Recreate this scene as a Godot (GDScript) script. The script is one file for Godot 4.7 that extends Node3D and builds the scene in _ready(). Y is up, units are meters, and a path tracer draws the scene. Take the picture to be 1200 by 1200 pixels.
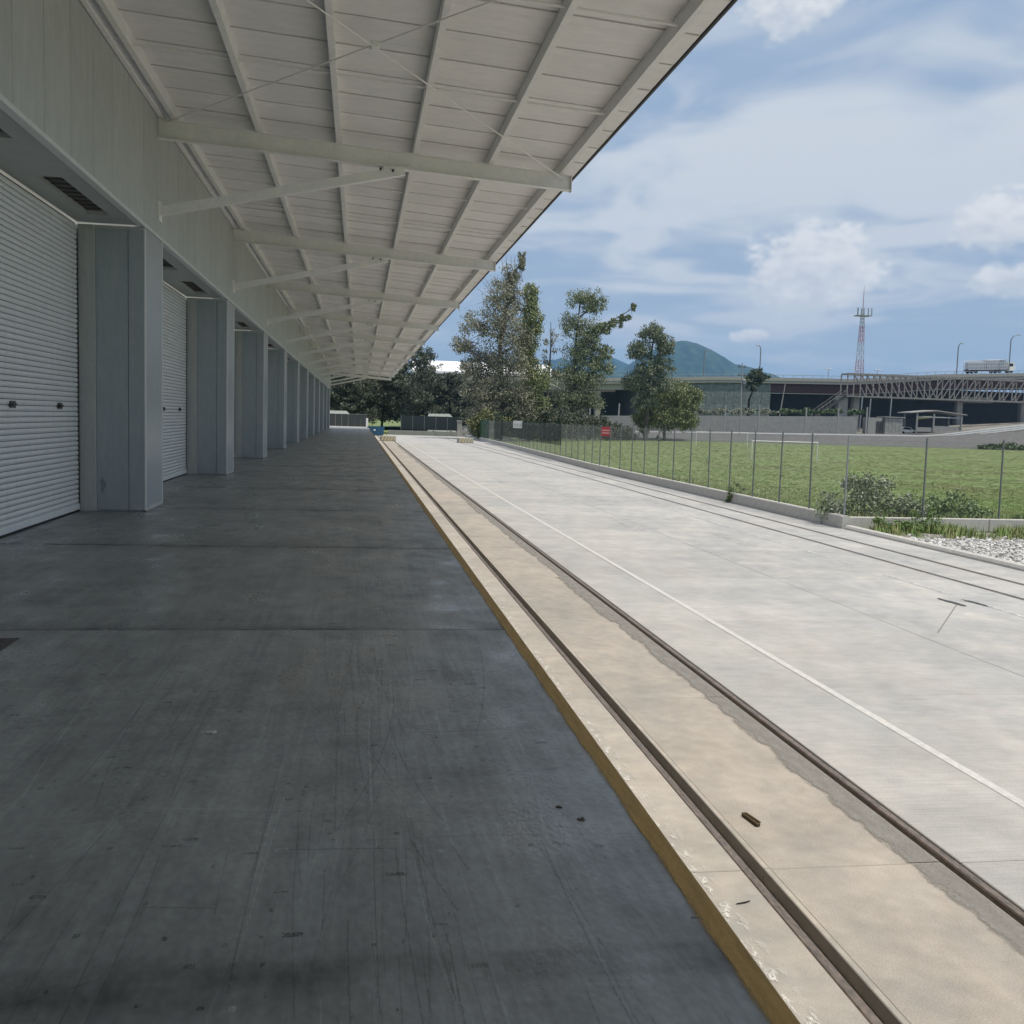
extends Node3D
# Covered loading dock beside embedded railway tracks. World: x right, y up, -z along the dock; dock top is y = 0, yard is y = -1.4.

var rng := RandomNumberGenerator.new()
var used := {}
var mats := {}
const YARD := -1.4
const BAY := 10.5
const ORD := ["first", "second", "third", "fourth", "fifth", "sixth", "seventh", "eighth", "ninth", "tenth", "eleventh"]

# ---------------------------------------------------------------- mesh builder
class MB:
	var v := PackedVector3Array()
	var n := PackedVector3Array()
	var uv := PackedVector2Array()
	var c := PackedColorArray()
	var ix := PackedInt32Array()
	func face(pts: Array, inside: Vector3) -> void:
		var nn: Vector3 = (pts[1] - pts[0]).cross(pts[2] - pts[0])
		if nn.length_squared() < 1e-16 and pts.size() > 3:
			nn = (pts[2] - pts[0]).cross(pts[3] - pts[0])
		nn = nn.normalized()
		var mid := Vector3.ZERO
		for p in pts: mid += p
		mid /= pts.size()
		if nn.dot(mid - inside) > 0.0:
			pts.reverse()
		else:
			nn = -nn
		facen(pts, nn)
	func facen(pts: Array, nn: Vector3) -> void:   # pts run clockwise seen from where nn points
		var b := v.size()
		for p in pts:
			v.append(p); n.append(nn)
		for k in range(1, pts.size() - 1):
			ix.append(b); ix.append(b + k); ix.append(b + k + 1)
	func box(ce: Vector3, size: Vector3, bs := Basis()) -> void:
		var h := size * 0.5
		for ax in 3:
			for s in [-1.0, 1.0]:
				var u := (ax + 1) % 3
				var w := (ax + 2) % 3
				var pts := []
				for q in [[-1, -1], [1, -1], [1, 1], [-1, 1]]:
					var p := Vector3.ZERO
					p[ax] = s * h[ax]; p[u] = q[0] * h[u]; p[w] = q[1] * h[w]
					pts.append(ce + bs * p)
				face(pts, ce)
	func cbox(ce: Vector3, size: Vector3, ch: float, bs := Basis()) -> void:   # box with chamfered edges
		var h := size * 0.5
		for ax in 3:
			var u := (ax + 1) % 3
			var w := (ax + 2) % 3
			for s in [-1.0, 1.0]:
				var pts := []
				for q in [[-1, -1], [1, -1], [1, 1], [-1, 1]]:
					var p := Vector3.ZERO
					p[ax] = s * h[ax]; p[u] = q[0] * (h[u] - ch); p[w] = q[1] * (h[w] - ch)
					pts.append(ce + bs * p)
				face(pts, ce)
			for s in [-1.0, 1.0]:
				for t in [-1.0, 1.0]:
					var a := Vector3.ZERO
					var b := Vector3.ZERO
					a[u] = s * h[u]; a[w] = t * (h[w] - ch)
					b[u] = s * (h[u] - ch); b[w] = t * h[w]
					var a2 := a
					var b2 := b
					a[ax] = h[ax] - ch; b[ax] = h[ax] - ch; a2[ax] = ch - h[ax]; b2[ax] = ch - h[ax]
					face([ce + bs * a, ce + bs * b, ce + bs * b2, ce + bs * a2], ce)
		for sx in [-1.0, 1.0]:
			for sy in [-1.0, 1.0]:
				for sz in [-1.0, 1.0]:
					face([ce + bs * Vector3(sx * h.x, sy * (h.y - ch), sz * (h.z - ch)), ce + bs * Vector3(sx * (h.x - ch), sy * h.y, sz * (h.z - ch)), ce + bs * Vector3(sx * (h.x - ch), sy * (h.y - ch), sz * h.z)], ce)
	func bar(a: Vector3, b: Vector3, w: float, hh: float) -> void:   # square bar from a to b
		var d := b - a
		var z := d.normalized()
		var up := Vector3.UP if absf(z.y) < 0.98 else Vector3.RIGHT
		var x := up.cross(z).normalized()
		box((a + b) * 0.5, Vector3(w, hh, d.length()), Basis(x, z.cross(x), z))
	func tube(a: Vector3, b: Vector3, r0: float, r1: float, sides := 6, caps := false) -> void:
		var z := (b - a).normalized()
		var up := Vector3.UP if absf(z.y) < 0.9 else Vector3.RIGHT
		var x := up.cross(z).normalized()
		var y := z.cross(x)
		var base := v.size()
		for k in sides:
			var t := TAU * k / sides
			var o := x * cos(t) + y * sin(t)
			v.append(a + o * r0); n.append(o); v.append(b + o * r1); n.append(o)
		for k in sides:
			var i0 := base + 2 * k
			var i1 := base + 2 * ((k + 1) % sides)
			ix.append_array([i0, i0 + 1, i1, i1, i0 + 1, i1 + 1])
		if caps:
			for e in 2:
				var pts := []
				for k in sides:
					var t := TAU * k / sides
					pts.append((b if e else a) + (x * cos(t) + y * sin(t)) * (r1 if e else r0))
				face(pts, (a + b) * 0.5)
	func extrude(prof: Array, a: Vector3, b: Vector3, right: Vector3, up: Vector3) -> void:   # closed convex or simple profile (Vector2), flat sides and caps
		var m := Vector2.ZERO
		for p in prof: m += p
		m /= prof.size()
		var area := 0.0
		for k in prof.size():
			var p0: Vector2 = prof[k]
			var p1: Vector2 = prof[(k + 1) % prof.size()]
			area += p0.cross(p1)
		for k in prof.size():
			var p: Vector2 = prof[k]
			var q: Vector2 = prof[(k + 1) % prof.size()]
			var e := q - p
			var o := Vector2(e.y, -e.x).normalized() * signf(area)
			var nn := (right * o.x + up * o.y).normalized()
			var A := a + right * p.x + up * p.y
			var B := a + right * q.x + up * q.y
			var Cc := b + right * q.x + up * q.y
			var D := b + right * p.x + up * p.y
			if (B - A).cross(Cc - A).dot(nn) > 0.0:
				facen([A, D, Cc, B], nn)
			else:
				facen([A, B, Cc, D], nn)
		var tri := Geometry2D.triangulate_polygon(PackedVector2Array(prof))
		for e in 2:
			var o: Vector3 = b if e else a
			var nn := (b - a).normalized() * (1.0 if e else -1.0)
			for k in range(0, tri.size(), 3):
				var t := []
				for q in 3:
					var p: Vector2 = prof[tri[k + q]]
					t.append(o + right * p.x + up * p.y)
				if (t[1] - t[0]).cross(t[2] - t[0]).dot(nn) > 0.0:
					t.reverse()
				facen(t, nn)
	func mesh() -> ArrayMesh:
		var arr := []
		arr.resize(Mesh.ARRAY_MAX)
		arr[Mesh.ARRAY_VERTEX] = v
		arr[Mesh.ARRAY_NORMAL] = n
		if uv.size() == v.size(): arr[Mesh.ARRAY_TEX_UV] = uv
		if c.size() == v.size(): arr[Mesh.ARRAY_COLOR] = c
		arr[Mesh.ARRAY_INDEX] = ix
		var m := ArrayMesh.new()
		m.add_surface_from_arrays(Mesh.PRIMITIVE_TRIANGLES, arr)
		return m

# ---------------------------------------------------------------- scene helpers
func numbered(called: String) -> String:
	var k: int = used.get(called, 0)
	used[called] = k + 1
	return called if k == 0 else "%s_%03d" % [called, k]

func tag(o: Node, label: String, category: String, group := "") -> Node:
	o.set_meta("label", label); o.set_meta("category", category)
	if group != "": o.set_meta("group", group)
	return o

func thing(called: String, label: String, category: String, at := Vector3.ZERO, group := "", turn := 0.0) -> Node3D:
	var o := Node3D.new()
	o.name = numbered(called)
	add_child(o)
	o.position = at; o.rotation.y = turn
	tag(o, label, category, group)
	return o

func put(called: String, mesh: Mesh, mat: Material, parent: Node, at := Vector3.ZERO, bs := Basis()) -> MeshInstance3D:
	var o := MeshInstance3D.new()
	o.mesh = mesh
	o.material_override = mat
	o.transform = Transform3D(bs, at)
	if parent == self:
		o.name = numbered(called)
		add_child(o)
	else:
		o.name = called
		parent.add_child(o, true)
	return o

func one_box(size: Vector3, ch := 0.0) -> ArrayMesh:
	var m := MB.new()
	if ch > 0.0: m.cbox(Vector3.ZERO, size, ch)
	else: m.box(Vector3.ZERO, size)
	return m.mesh()

func structure(o: Node) -> Node:
	o.set_meta("kind", "structure")
	return o

func lin(r: float, g: float, b: float) -> Color:
	return Color(r, g, b).linear_to_srgb()

func mat(r: float, g: float, b: float, rough := 0.8, metal := 0.0) -> StandardMaterial3D:
	var m := StandardMaterial3D.new()
	m.albedo_color = lin(r, g, b)
	m.roughness = rough
	m.metallic = metal
	return m

func tex(m: StandardMaterial3D, t: Texture2D, scale: Vector3, nrm: Texture2D = null, nscale := 1.0, rough_t: Texture2D = null) -> StandardMaterial3D:
	m.albedo_texture = t
	m.uv1_triplanar = true
	m.uv1_world_triplanar = true
	m.uv1_scale = scale
	if nrm:
		m.normal_enabled = true
		m.normal_texture = nrm
		m.normal_scale = nscale
	if rough_t:
		m.roughness_texture = rough_t
	return m

func noise_bytes(w: int, h: int, freq: float, octaves: int, sd: int, kind := FastNoiseLite.TYPE_SIMPLEX_SMOOTH) -> PackedByteArray:
	var f := FastNoiseLite.new()
	f.noise_type = kind
	f.seed = sd
	f.frequency = freq
	f.fractal_octaves = octaves
	var im := f.get_seamless_image(w, h)
	im.convert(Image.FORMAT_L8)
	return im.get_data()

func streak_bytes(w: int, h: int, along_u: bool, freq: float, sd: int, k := 16) -> PackedByteArray:
	var f := FastNoiseLite.new()
	f.noise_type = FastNoiseLite.TYPE_SIMPLEX_SMOOTH
	f.seed = sd
	f.frequency = freq
	f.fractal_octaves = 3
	var im := f.get_seamless_image(w / k, h) if along_u else f.get_seamless_image(w, h / k)
	im.convert(Image.FORMAT_L8)
	im.resize(w, h, Image.INTERPOLATE_CUBIC)
	return im.get_data()

# grey-ish texture from weighted noise layers; tint varies from cool to warm with the first layer
func layered(w: int, h: int, layers: Array, weights: Array, base: float, warm := 0.0) -> ImageTexture:
	var out := PackedByteArray()
	out.resize(w * h * 3)
	var nl := layers.size()
	var l0: PackedByteArray = layers[0]
	for i in w * h:
		var x := base
		for k in nl:
			x += (float(layers[k][i]) - 128.0) * weights[k]
		var d := (float(l0[i]) - 128.0) * warm
		out[i * 3] = int(clampf(x + d, 0, 255))
		out[i * 3 + 1] = int(clampf(x, 0, 255))
		out[i * 3 + 2] = int(clampf(x - d, 0, 255))
	var im := Image.create_from_data(w, h, false, Image.FORMAT_RGB8, out)
	return ImageTexture.create_from_image(im)

func normal_from(bytes: PackedByteArray, w: int, h: int, strength: float) -> ImageTexture:
	var im := Image.create_from_data(w, h, false, Image.FORMAT_L8, bytes)
	im.convert(Image.FORMAT_RGBA8)
	im.bump_map_to_normal_map(strength)
	return ImageTexture.create_from_image(im)

func ramp_tex(bytes: PackedByteArray, w: int, h: int, cols: Array) -> ImageTexture:   # bytes through a colour ramp (linear colours)
	var lut := []
	for k in 256:
		var x := k / 255.0 * (cols.size() - 1)
		var a := mini(int(x), cols.size() - 2)
		var cc: Color = (cols[a] as Color).lerp(cols[a + 1], x - a).linear_to_srgb()
		lut.append([cc.r8, cc.g8, cc.b8])
	var out := PackedByteArray()
	out.resize(w * h * 3)
	for i in w * h:
		var e: Array = lut[bytes[i]]
		out[i * 3] = e[0]; out[i * 3 + 1] = e[1]; out[i * 3 + 2] = e[2]
	return ImageTexture.create_from_image(Image.create_from_data(w, h, false, Image.FORMAT_RGB8, out))

# ---------------------------------------------------------------- sky
func smooth(a: float, b: float, x: float) -> float:
	var t := clampf((x - a) / (b - a), 0.0, 1.0)
	return t * t * (3.0 - 2.0 * t)

var sky_wash := FastNoiseLite.new()
var sky_warp := FastNoiseLite.new()
var sky_puff := FastNoiseLite.new()
# cumulus heaps: azimuth from -z towards +x in degrees, elevation of its flat base, width, height
const HEAPS := [[24.4, 6.6, 7.6, 4.2], [35.0, 7.0, 7.4, 1.5], [33.0, 9.4, 4.6, 2.6], [21.3, 4.6, 2.4, 0.6], [22.6, 20.2, 6.0, 4.0], 
	[-30.0, 9.0, 8.0, 3.5], [52.0, 10.0, 9.0, 4.0], [75.0, 7.0, 8.0, 3.0], [110.0, 12.0, 9.0, 4.5], [150.0, 8.0, 9.0, 3.5], [190.0, 11.0, 8.0, 4.0], [230.0, 8.0, 9.0, 3.0], [275.0, 13.0, 8.0, 4.0], [310.0, 8.0, 7.0, 3.0]]

func sky_color(az: float, el: float) -> Color:
	var e := deg_to_rad(el)
	var a := deg_to_rad(az)
	var d := Vector3(sin(a) * cos(e), sin(e), -cos(a) * cos(e))
	var low := Color(0.53, 0.64, 0.705).lerp(Color(0.385, 0.495, 0.625), smooth(0.0, 9.0, el))
	var high := Color(0.23, 0.34, 0.54)
	var c := low.lerp(high, clampf(pow(sin(maxf(e, 0.0)), 0.75), 0.0, 1.0))
	# thin high cloud on a layer overhead
	var p := Vector2(d.x, d.z) / (maxf(d.y, 0.0) + 0.10)
	var wx := sky_warp.get_noise_2d(p.x * 40.0, p.y * 40.0)
	var wy := sky_warp.get_noise_2d(p.x * 40.0 + 300.0, p.y * 40.0 - 120.0)
	var f := sky_wash.get_noise_2d(p.x * 30.0 + wx * 26.0 - p.y * 9.0, p.y * 34.0 + wy * 22.0)
	var f2 := sky_wash.get_noise_2d(p.x * 120.0 + wx * 60.0 + 77.0, p.y * 150.0 + wy * 40.0)
	var wash := smooth(-0.36, 0.46, f + 0.26 * f2 + 0.24) * smooth(2.5, 10.0, el + f * 6.0)
	c = c.lerp(Color(0.65, 0.695, 0.745), wash * 0.90)
	# heaped clouds
	for hp in HEAPS:
		var u: float = az - hp[0]
		if u > 180.0: u -= 360.0
		if u < -180.0: u += 360.0
		var x: float = u * cos(e) / (hp[2] * 0.5)
		var y: float = (el - hp[1]) / hp[3]
		if absf(x) > 1.7 or y < -0.8 or y > 1.8: continue
		var q := Vector2(az * 20.0 / (1.0 + hp[2] * 0.06), el * 24.0)
		var nn := sky_puff.get_noise_2d(q.x, q.y) + 0.55 * sky_puff.get_noise_2d(q.x * 2.7 + 50.0, q.y * 2.7)
		var shape := 1.0 - sqrt(x * x + pow((y - 0.32) / 0.75, 2.0)) + nn * 0.34 - (maxf(0.0, 0.22 - y) * 0.5)
		var dens := smooth(-0.03, 0.36, shape) * 0.92 * smooth(-0.7, 0.45, y + nn * 0.2)
		var top := clampf(0.45 + 0.55 * y + nn * 0.5, 0.0, 1.0)
		c = c.lerp(Color(0.56, 0.60, 0.655).lerp(Color(0.80, 0.815, 0.83), top), dens)
	return c

func make_sky() -> Sky:
	sky_wash.noise_type = FastNoiseLite.TYPE_SIMPLEX_SMOOTH
	sky_wash.seed = 11; sky_wash.frequency = 0.022; sky_wash.fractal_octaves = 5; sky_wash.fractal_gain = 0.52
	sky_warp.noise_type = FastNoiseLite.TYPE_SIMPLEX_SMOOTH
	sky_warp.seed = 5; sky_warp.frequency = 0.018; sky_warp.fractal_octaves = 3
	sky_puff.noise_type = FastNoiseLite.TYPE_SIMPLEX_SMOOTH
	sky_puff.seed = 23; sky_puff.frequency = 0.03; sky_puff.fractal_octaves = 4
	# the whole dome coarsely, then the same function again finely over the part in view
	var W := 4096
	var H := 2048
	var cw := 512
	var coarse := Image.create(cw, cw / 2, false, Image.FORMAT_RGB8)
	for j in cw / 2:
		var el := 90.0 - (j + 0.5) / (cw / 2) * 180.0
		for i in cw:
			var az := wrapf((i + 0.5) / cw * 360.0, -180.0, 180.0)
			coarse.set_pixel(i, j, sky_color(az, maxf(el, 0.0)).linear_to_srgb())
	coarse.resize(W, H, Image.INTERPOLATE_CUBIC)
	for j in range(int(H * (90.0 - 30.0) / 180.0), H / 2 + 4):
		var el := 90.0 - (j + 0.5) / H * 180.0
		for q in range(int(W * -12.0 / 360.0), int(W * 42.0 / 360.0)):
			var i := posmod(q, W)
			var az := wrapf((i + 0.5) / W * 360.0, -180.0, 180.0)
			coarse.set_pixel(i, j, sky_color(az, maxf(el, 0.0)).linear_to_srgb())
	var m := PanoramaSkyMaterial.new()
	m.panorama = ImageTexture.create_from_image(coarse)
	m.energy_multiplier = 1.0
	var s := Sky.new()
	s.sky_material = m
	return s

# ---------------------------------------------------------------- main
func _ready() -> void:
	rng.seed = 20240
	# camera: level with a standing person's eyes on the dock, turned a little right and down, slightly rolled
	var cam := Camera3D.new()
	cam.name = "camera"
	add_child(cam)
	cam.transform = Transform3D(Basis(Vector3(0.988702, 0.029865, 0.146887), Vector3(-0.016171, 0.995483, -0.093548), Vector3(-0.149018, 0.090116, 0.98472)), Vector3(0, 1.7, 0))
	cam.fov = 53.13
	cam.near = 0.05
	cam.far = 12000.0
	cam.current = true
	var env := Environment.new()
	env.background_mode = Environment.BG_SKY
	env.sky = make_sky()
	env.tonemap_mode = Environment.TONE_MAPPER_LINEAR
	env.tonemap_exposure = 1.06
	env.background_energy_multiplier = 1.0
	env.sdfgi_enabled = true
	env.ssao_enabled = true
	env.ssil_enabled = true
	env.fog_enabled = true
	env.fog_density = 0.00014
	env.fog_light_color = Color(0.50, 0.74, 1.0)
	var we := WorldEnvironment.new()
	we.name = "world_environment"
	we.environment = env
	add_child(we)
	var sun := DirectionalLight3D.new()
	sun.name = "sun"
	add_child(sun)
	sun.look_at_from_position(Vector3(0.33, 1.0, 0.22), Vector3.ZERO, Vector3.BACK)
	sun.light_energy = 1.15
	sun.light_color = Color(1.0, 0.965, 0.91)
	sun.light_angular_distance = 0.53
	sun.shadow_enabled = true

	make_materials()
	print("materials ", Time.get_ticks_msec())
	build_ground()
	build_yard()
	build_dock()
	build_warehouse()
	print("near ", Time.get_ticks_msec())
	build_fence()
	build_yard_end()
	build_field()
	print("field ", Time.get_ticks_msec())
	build_road()
	build_flyover()
	build_footbridge()
	build_small_far()
	print("far ", Time.get_ticks_msec())
	build_trees()
	print("trees ", Time.get_ticks_msec())

# ---------------------------------------------------------------- materials
func make_materials() -> void:
	var S := 1024
	var grain := noise_bytes(S, S, 0.22, 3, 1)
	var mid := noise_bytes(S, S, 0.018, 5, 2)
	var big := noise_bytes(S, S, 0.006, 4, 3)
	var broom := streak_bytes(S, S, true, 0.16, 4, 32)
	var t_conc := layered(S, S, [big, mid, grain], [0.08, 0.08, 0.13], 226.0, 0.02)
	var t_broom := layered(S, S, [big, mid, grain, broom], [0.05, 0.06, 0.12, 0.08], 228.0, 0.012)
	var n_conc := normal_from(grain, S, S, 3.0)
	var n_broom := normal_from(broom, S, S, 4.0)
	var Q := 512
	var big5 := noise_bytes(Q, Q, 0.012, 4, 3)
	var mid5 := noise_bytes(Q, Q, 0.036, 5, 2)
	var grain5 := noise_bytes(Q, Q, 0.3, 2, 1)
	var t_metal := layered(Q, Q, [big5, mid5, grain5], [0.04, 0.04, 0.02], 248.0, 0.015)
	var t_dirt := layered(Q, Q, [mid5, grain5, big5], [0.3, 0.3, 0.25], 190.0, 0.06)
	var t_wall := layered(Q, Q, [big5, mid5, streak_bytes(Q, Q, false, 0.05, 6, 16)], [0.05, 0.05, 0.03], 244.0, 0.015)
	mats.dirt_tex = t_dirt
	mats.conc_tex = t_conc
	mats.grain_n = n_conc

	# yard slabs: tones per lane, four each
	for k in 4:
		var j: float = [1.0, 0.955, 1.03, 0.98][k]
		mats["rail_slab%d" % k] = tex(mat(0.575 * j, 0.525 * j, 0.465 * j, 0.9), t_conc, Vector3(0.27, 0.27, 0.23), n_conc, 0.10)
		mats["edge_slab%d" % k] = tex(mat(0.625 * j, 0.575 * j, 0.51 * j, 0.9), t_conc, Vector3(0.31, 0.31, 0.31), n_conc, 0.10)
		mats["yard_slab%d" % k] = tex(mat(0.62 * j, 0.608 * j, 0.585 * j, 0.9), t_broom, Vector3(0.19, 0.19, 0.21), n_broom, 0.22)
		mats["lane_slab%d" % k] = tex(mat(0.62 * j, 0.61 * j, 0.59 * j, 0.9), t_conc, Vector3(0.17, 0.17, 0.15), n_conc, 0.2)
	# large worn and dirty patches over the paving
	var patchy := layered(512, 512, [noise_bytes(512, 512, 0.012, 6, 71), streak_bytes(512, 512, true, 0.05, 72, 8), noise_bytes(512, 512, 0.05, 4, 73)], [0.09, 0.05, 0.07], 238.0, 0.02)
	for nm in ["rail_slab", "edge_slab", "yard_slab", "lane_slab"]:
		for k in 4:
			var sm0: StandardMaterial3D = mats["%s%d" % [nm, k]]
			sm0.detail_enabled = true
			sm0.detail_blend_mode = BaseMaterial3D.BLEND_MODE_MUL
			sm0.detail_albedo = patchy
			sm0.detail_uv_layer = BaseMaterial3D.DETAIL_UV_2
			sm0.uv2_triplanar = true
			sm0.uv2_world_triplanar = true
			sm0.uv2_scale = Vector3(0.047, 0.047, 0.031)
	mats.stain = tex(mat(0.27, 0.25, 0.225, 0.85), t_conc, Vector3(0.5, 0.5, 0.4), n_conc, 0.2)
	mats.lime = tex(mat(0.74, 0.715, 0.67, 0.95), t_conc, Vector3(0.9, 0.9, 0.9))
	mats.blot_tone = tex(mat(0.10, 0.098, 0.094, 0.6), t_dirt, Vector3(2, 2, 2))  # near-black tone for the two blots in the far lane
	mats.bed = tex(mat(0.45, 0.425, 0.39, 1.0), t_conc, Vector3(1.5, 1.5, 1.5))
	mats.line = tex(mat(0.74, 0.73, 0.70, 0.8), t_conc, Vector3(0.8, 0.8, 0.6))
	mats.line_worn = tex(mat(0.88, 0.87, 0.85, 0.8), t_dirt, Vector3(0.8, 0.8, 0.6))
	mats.ochre = tex(mat(0.50, 0.31, 0.10, 0.6), t_conc, Vector3(0.6, 0.6, 0.5), n_conc, 0.2)
	mats.rail = tex(mat(0.28, 0.225, 0.185, 0.5), t_dirt, Vector3(1.2, 1.2, 0.5))
	mats.kerb = tex(mat(0.66, 0.64, 0.60, 0.95), t_conc, Vector3(0.5, 0.5, 0.5), n_conc, 0.4)
	mats.concrete_far = tex(mat(0.37, 0.37, 0.35, 0.95), t_conc, Vector3(0.09, 0.09, 0.09))
	mats.concrete_light = tex(mat(0.42, 0.41, 0.385, 0.9), t_conc, Vector3(0.2, 0.2, 0.2))

	# dock floor: sealed concrete with smudges, drag marks, scratches and chips
	mats.dock_albedo = dock_texture()
	var dr := layered(Q, Q, [big5, mid5, grain5], [0.42, 0.30, 0.12], 108.0)
	var d := StandardMaterial3D.new()
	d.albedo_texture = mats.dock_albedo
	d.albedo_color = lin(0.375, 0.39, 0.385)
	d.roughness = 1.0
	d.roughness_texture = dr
	d.normal_enabled = true
	d.normal_texture = n_conc
	d.normal_scale = 0.06
	mats.dock = d
	mats.dock_wall = tex(mat(0.4, 0.39, 0.37, 0.95), t_conc, Vector3(0.4, 0.4, 0.4))
	mats.joint = mat(0.045, 0.045, 0.045, 0.9)

	# building
	mats.cladding = tex(mat(0.535, 0.555, 0.535, 0.45), t_wall, Vector3(0.5, 0.18, 0.5))
	mats.cladding_b = tex(mat(0.51, 0.53, 0.51, 0.45), t_wall, Vector3(0.43, 0.2, 0.43))
	mats.pillar = tex(mat(0.40, 0.44, 0.465, 0.30), t_wall, Vector3(0.8, 0.25, 0.8))
	mats.pillar_dark = tex(mat(0.39, 0.44, 0.46, 0.32), t_wall, Vector3(0.7, 0.22, 0.7))
	mats.jamb = tex(mat(0.50, 0.52, 0.50, 0.45), t_wall, Vector3(0.7, 0.3, 0.7))
	mats.trim = tex(mat(0.70, 0.72, 0.71, 0.4), t_metal, Vector3(0.7, 0.3, 0.7))
	mats.soffit = tex(mat(0.42, 0.45, 0.44, 0.5), t_metal, Vector3(0.3, 0.3, 0.3))
	mats.slat = tex(mat(0.80, 0.82, 0.82, 0.38), t_wall, Vector3(0.5, 0.5, 0.5))
	mats.black = mat(0.012, 0.012, 0.013, 0.8)
	mats.steel_white = tex(mat(0.90, 0.89, 0.86, 0.5), t_metal, Vector3(0.6, 0.6, 0.6))
	mats.purlin = tex(mat(0.86, 0.85, 0.82, 0.5), t_metal, Vector3(0.6, 0.6, 0.35))
	for k in 4:
		var j: float = [1.0, 0.965, 1.02, 0.985][k]
		mats["roof%d" % k] = tex(mat(0.89 * j, 0.875 * j, 0.845 * j, 0.6), t_metal, Vector3(0.22, 0.3, 0.5))
	mats.trim_dark = mat(0.03, 0.032, 0.035, 0.6)
	mats.galv = mat(0.36, 0.38, 0.39, 0.45, 0.6)
	mats.galv_dark = mat(0.20, 0.215, 0.22, 0.5, 0.4)
	mats.white_paint = mat(0.78, 0.78, 0.76, 0.5)
	mats.red_paint = mat(0.55, 0.035, 0.04, 0.45)
	mats.dark_steel = tex(mat(0.11, 0.105, 0.10, 0.6), t_dirt, Vector3(0.3, 0.3, 0.3))
	mats.truss = tex(mat(0.42, 0.40, 0.375, 0.6), t_dirt, Vector3(0.3, 0.3, 0.3))
	mats.girder = tex(mat(0.115, 0.05, 0.045, 0.6), t_dirt, Vector3(0.25, 0.25, 0.25))
	mats.blue = tex(mat(0.035, 0.17, 0.33, 0.5), t_dirt, Vector3(0.5, 0.5, 0.5))
	mats.glass = mat(0.02, 0.025, 0.03, 0.1)
	mats.rubber = mat(0.02, 0.02, 0.02, 0.85)
	mats.bark = tex(mat(0.16, 0.135, 0.105, 0.95), t_dirt, Vector3(0.5, 0.2, 0.5))
	mats.bark_pale = tex(mat(0.30, 0.265, 0.22, 0.95), t_dirt, Vector3(0.5, 0.2, 0.5))
	mats.bark_dark = tex(mat(0.055, 0.048, 0.04, 0.95), t_dirt, Vector3(0.5, 0.2, 0.5))
	var lf := mat(1, 1, 1, 0.6)
	lf.vertex_color_use_as_albedo = true
	lf.backlight = Color(0.5, 0.55, 0.38)
	mats.leaf = lf
	var gt := noise_bytes(512, 512, 0.03, 5, 41)
	mats.grass_tex = ramp_tex(gt, 512, 512, [Color(0.115, 0.18, 0.045), Color(0.135, 0.195, 0.055), Color(0.16, 0.21, 0.07), Color(0.19, 0.22, 0.09), Color(0.22, 0.22, 0.115)])
	var gm := StandardMaterial3D.new()
	gm.roughness = 1.0
	mats.grass = tex(gm, mats.grass_tex, Vector3(0.045, 0.045, 0.03))
	var sm := StandardMaterial3D.new()
	sm.roughness = 1.0
	mats.soil = tex(sm, ramp_tex(gt, 512, 512, [Color(0.10, 0.09, 0.07), Color(0.17, 0.155, 0.125), Color(0.26, 0.245, 0.215), Color(0.36, 0.35, 0.32)]), Vector3(0.35, 0.35, 0.35))
	var hm := StandardMaterial3D.new()
	hm.roughness = 1.0
	mats.hill = tex(hm, ramp_tex(gt, 512, 512, [Color(0.014, 0.028, 0.018), Color(0.022, 0.042, 0.022), Color(0.045, 0.082, 0.035), Color(0.09, 0.125, 0.05)]), Vector3(0.0016, 0.0016, 0.0016))
	mats.asphalt = tex(mat(0.21, 0.205, 0.195, 0.95), t_dirt, Vector3(0.1, 0.1, 0.1))

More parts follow.
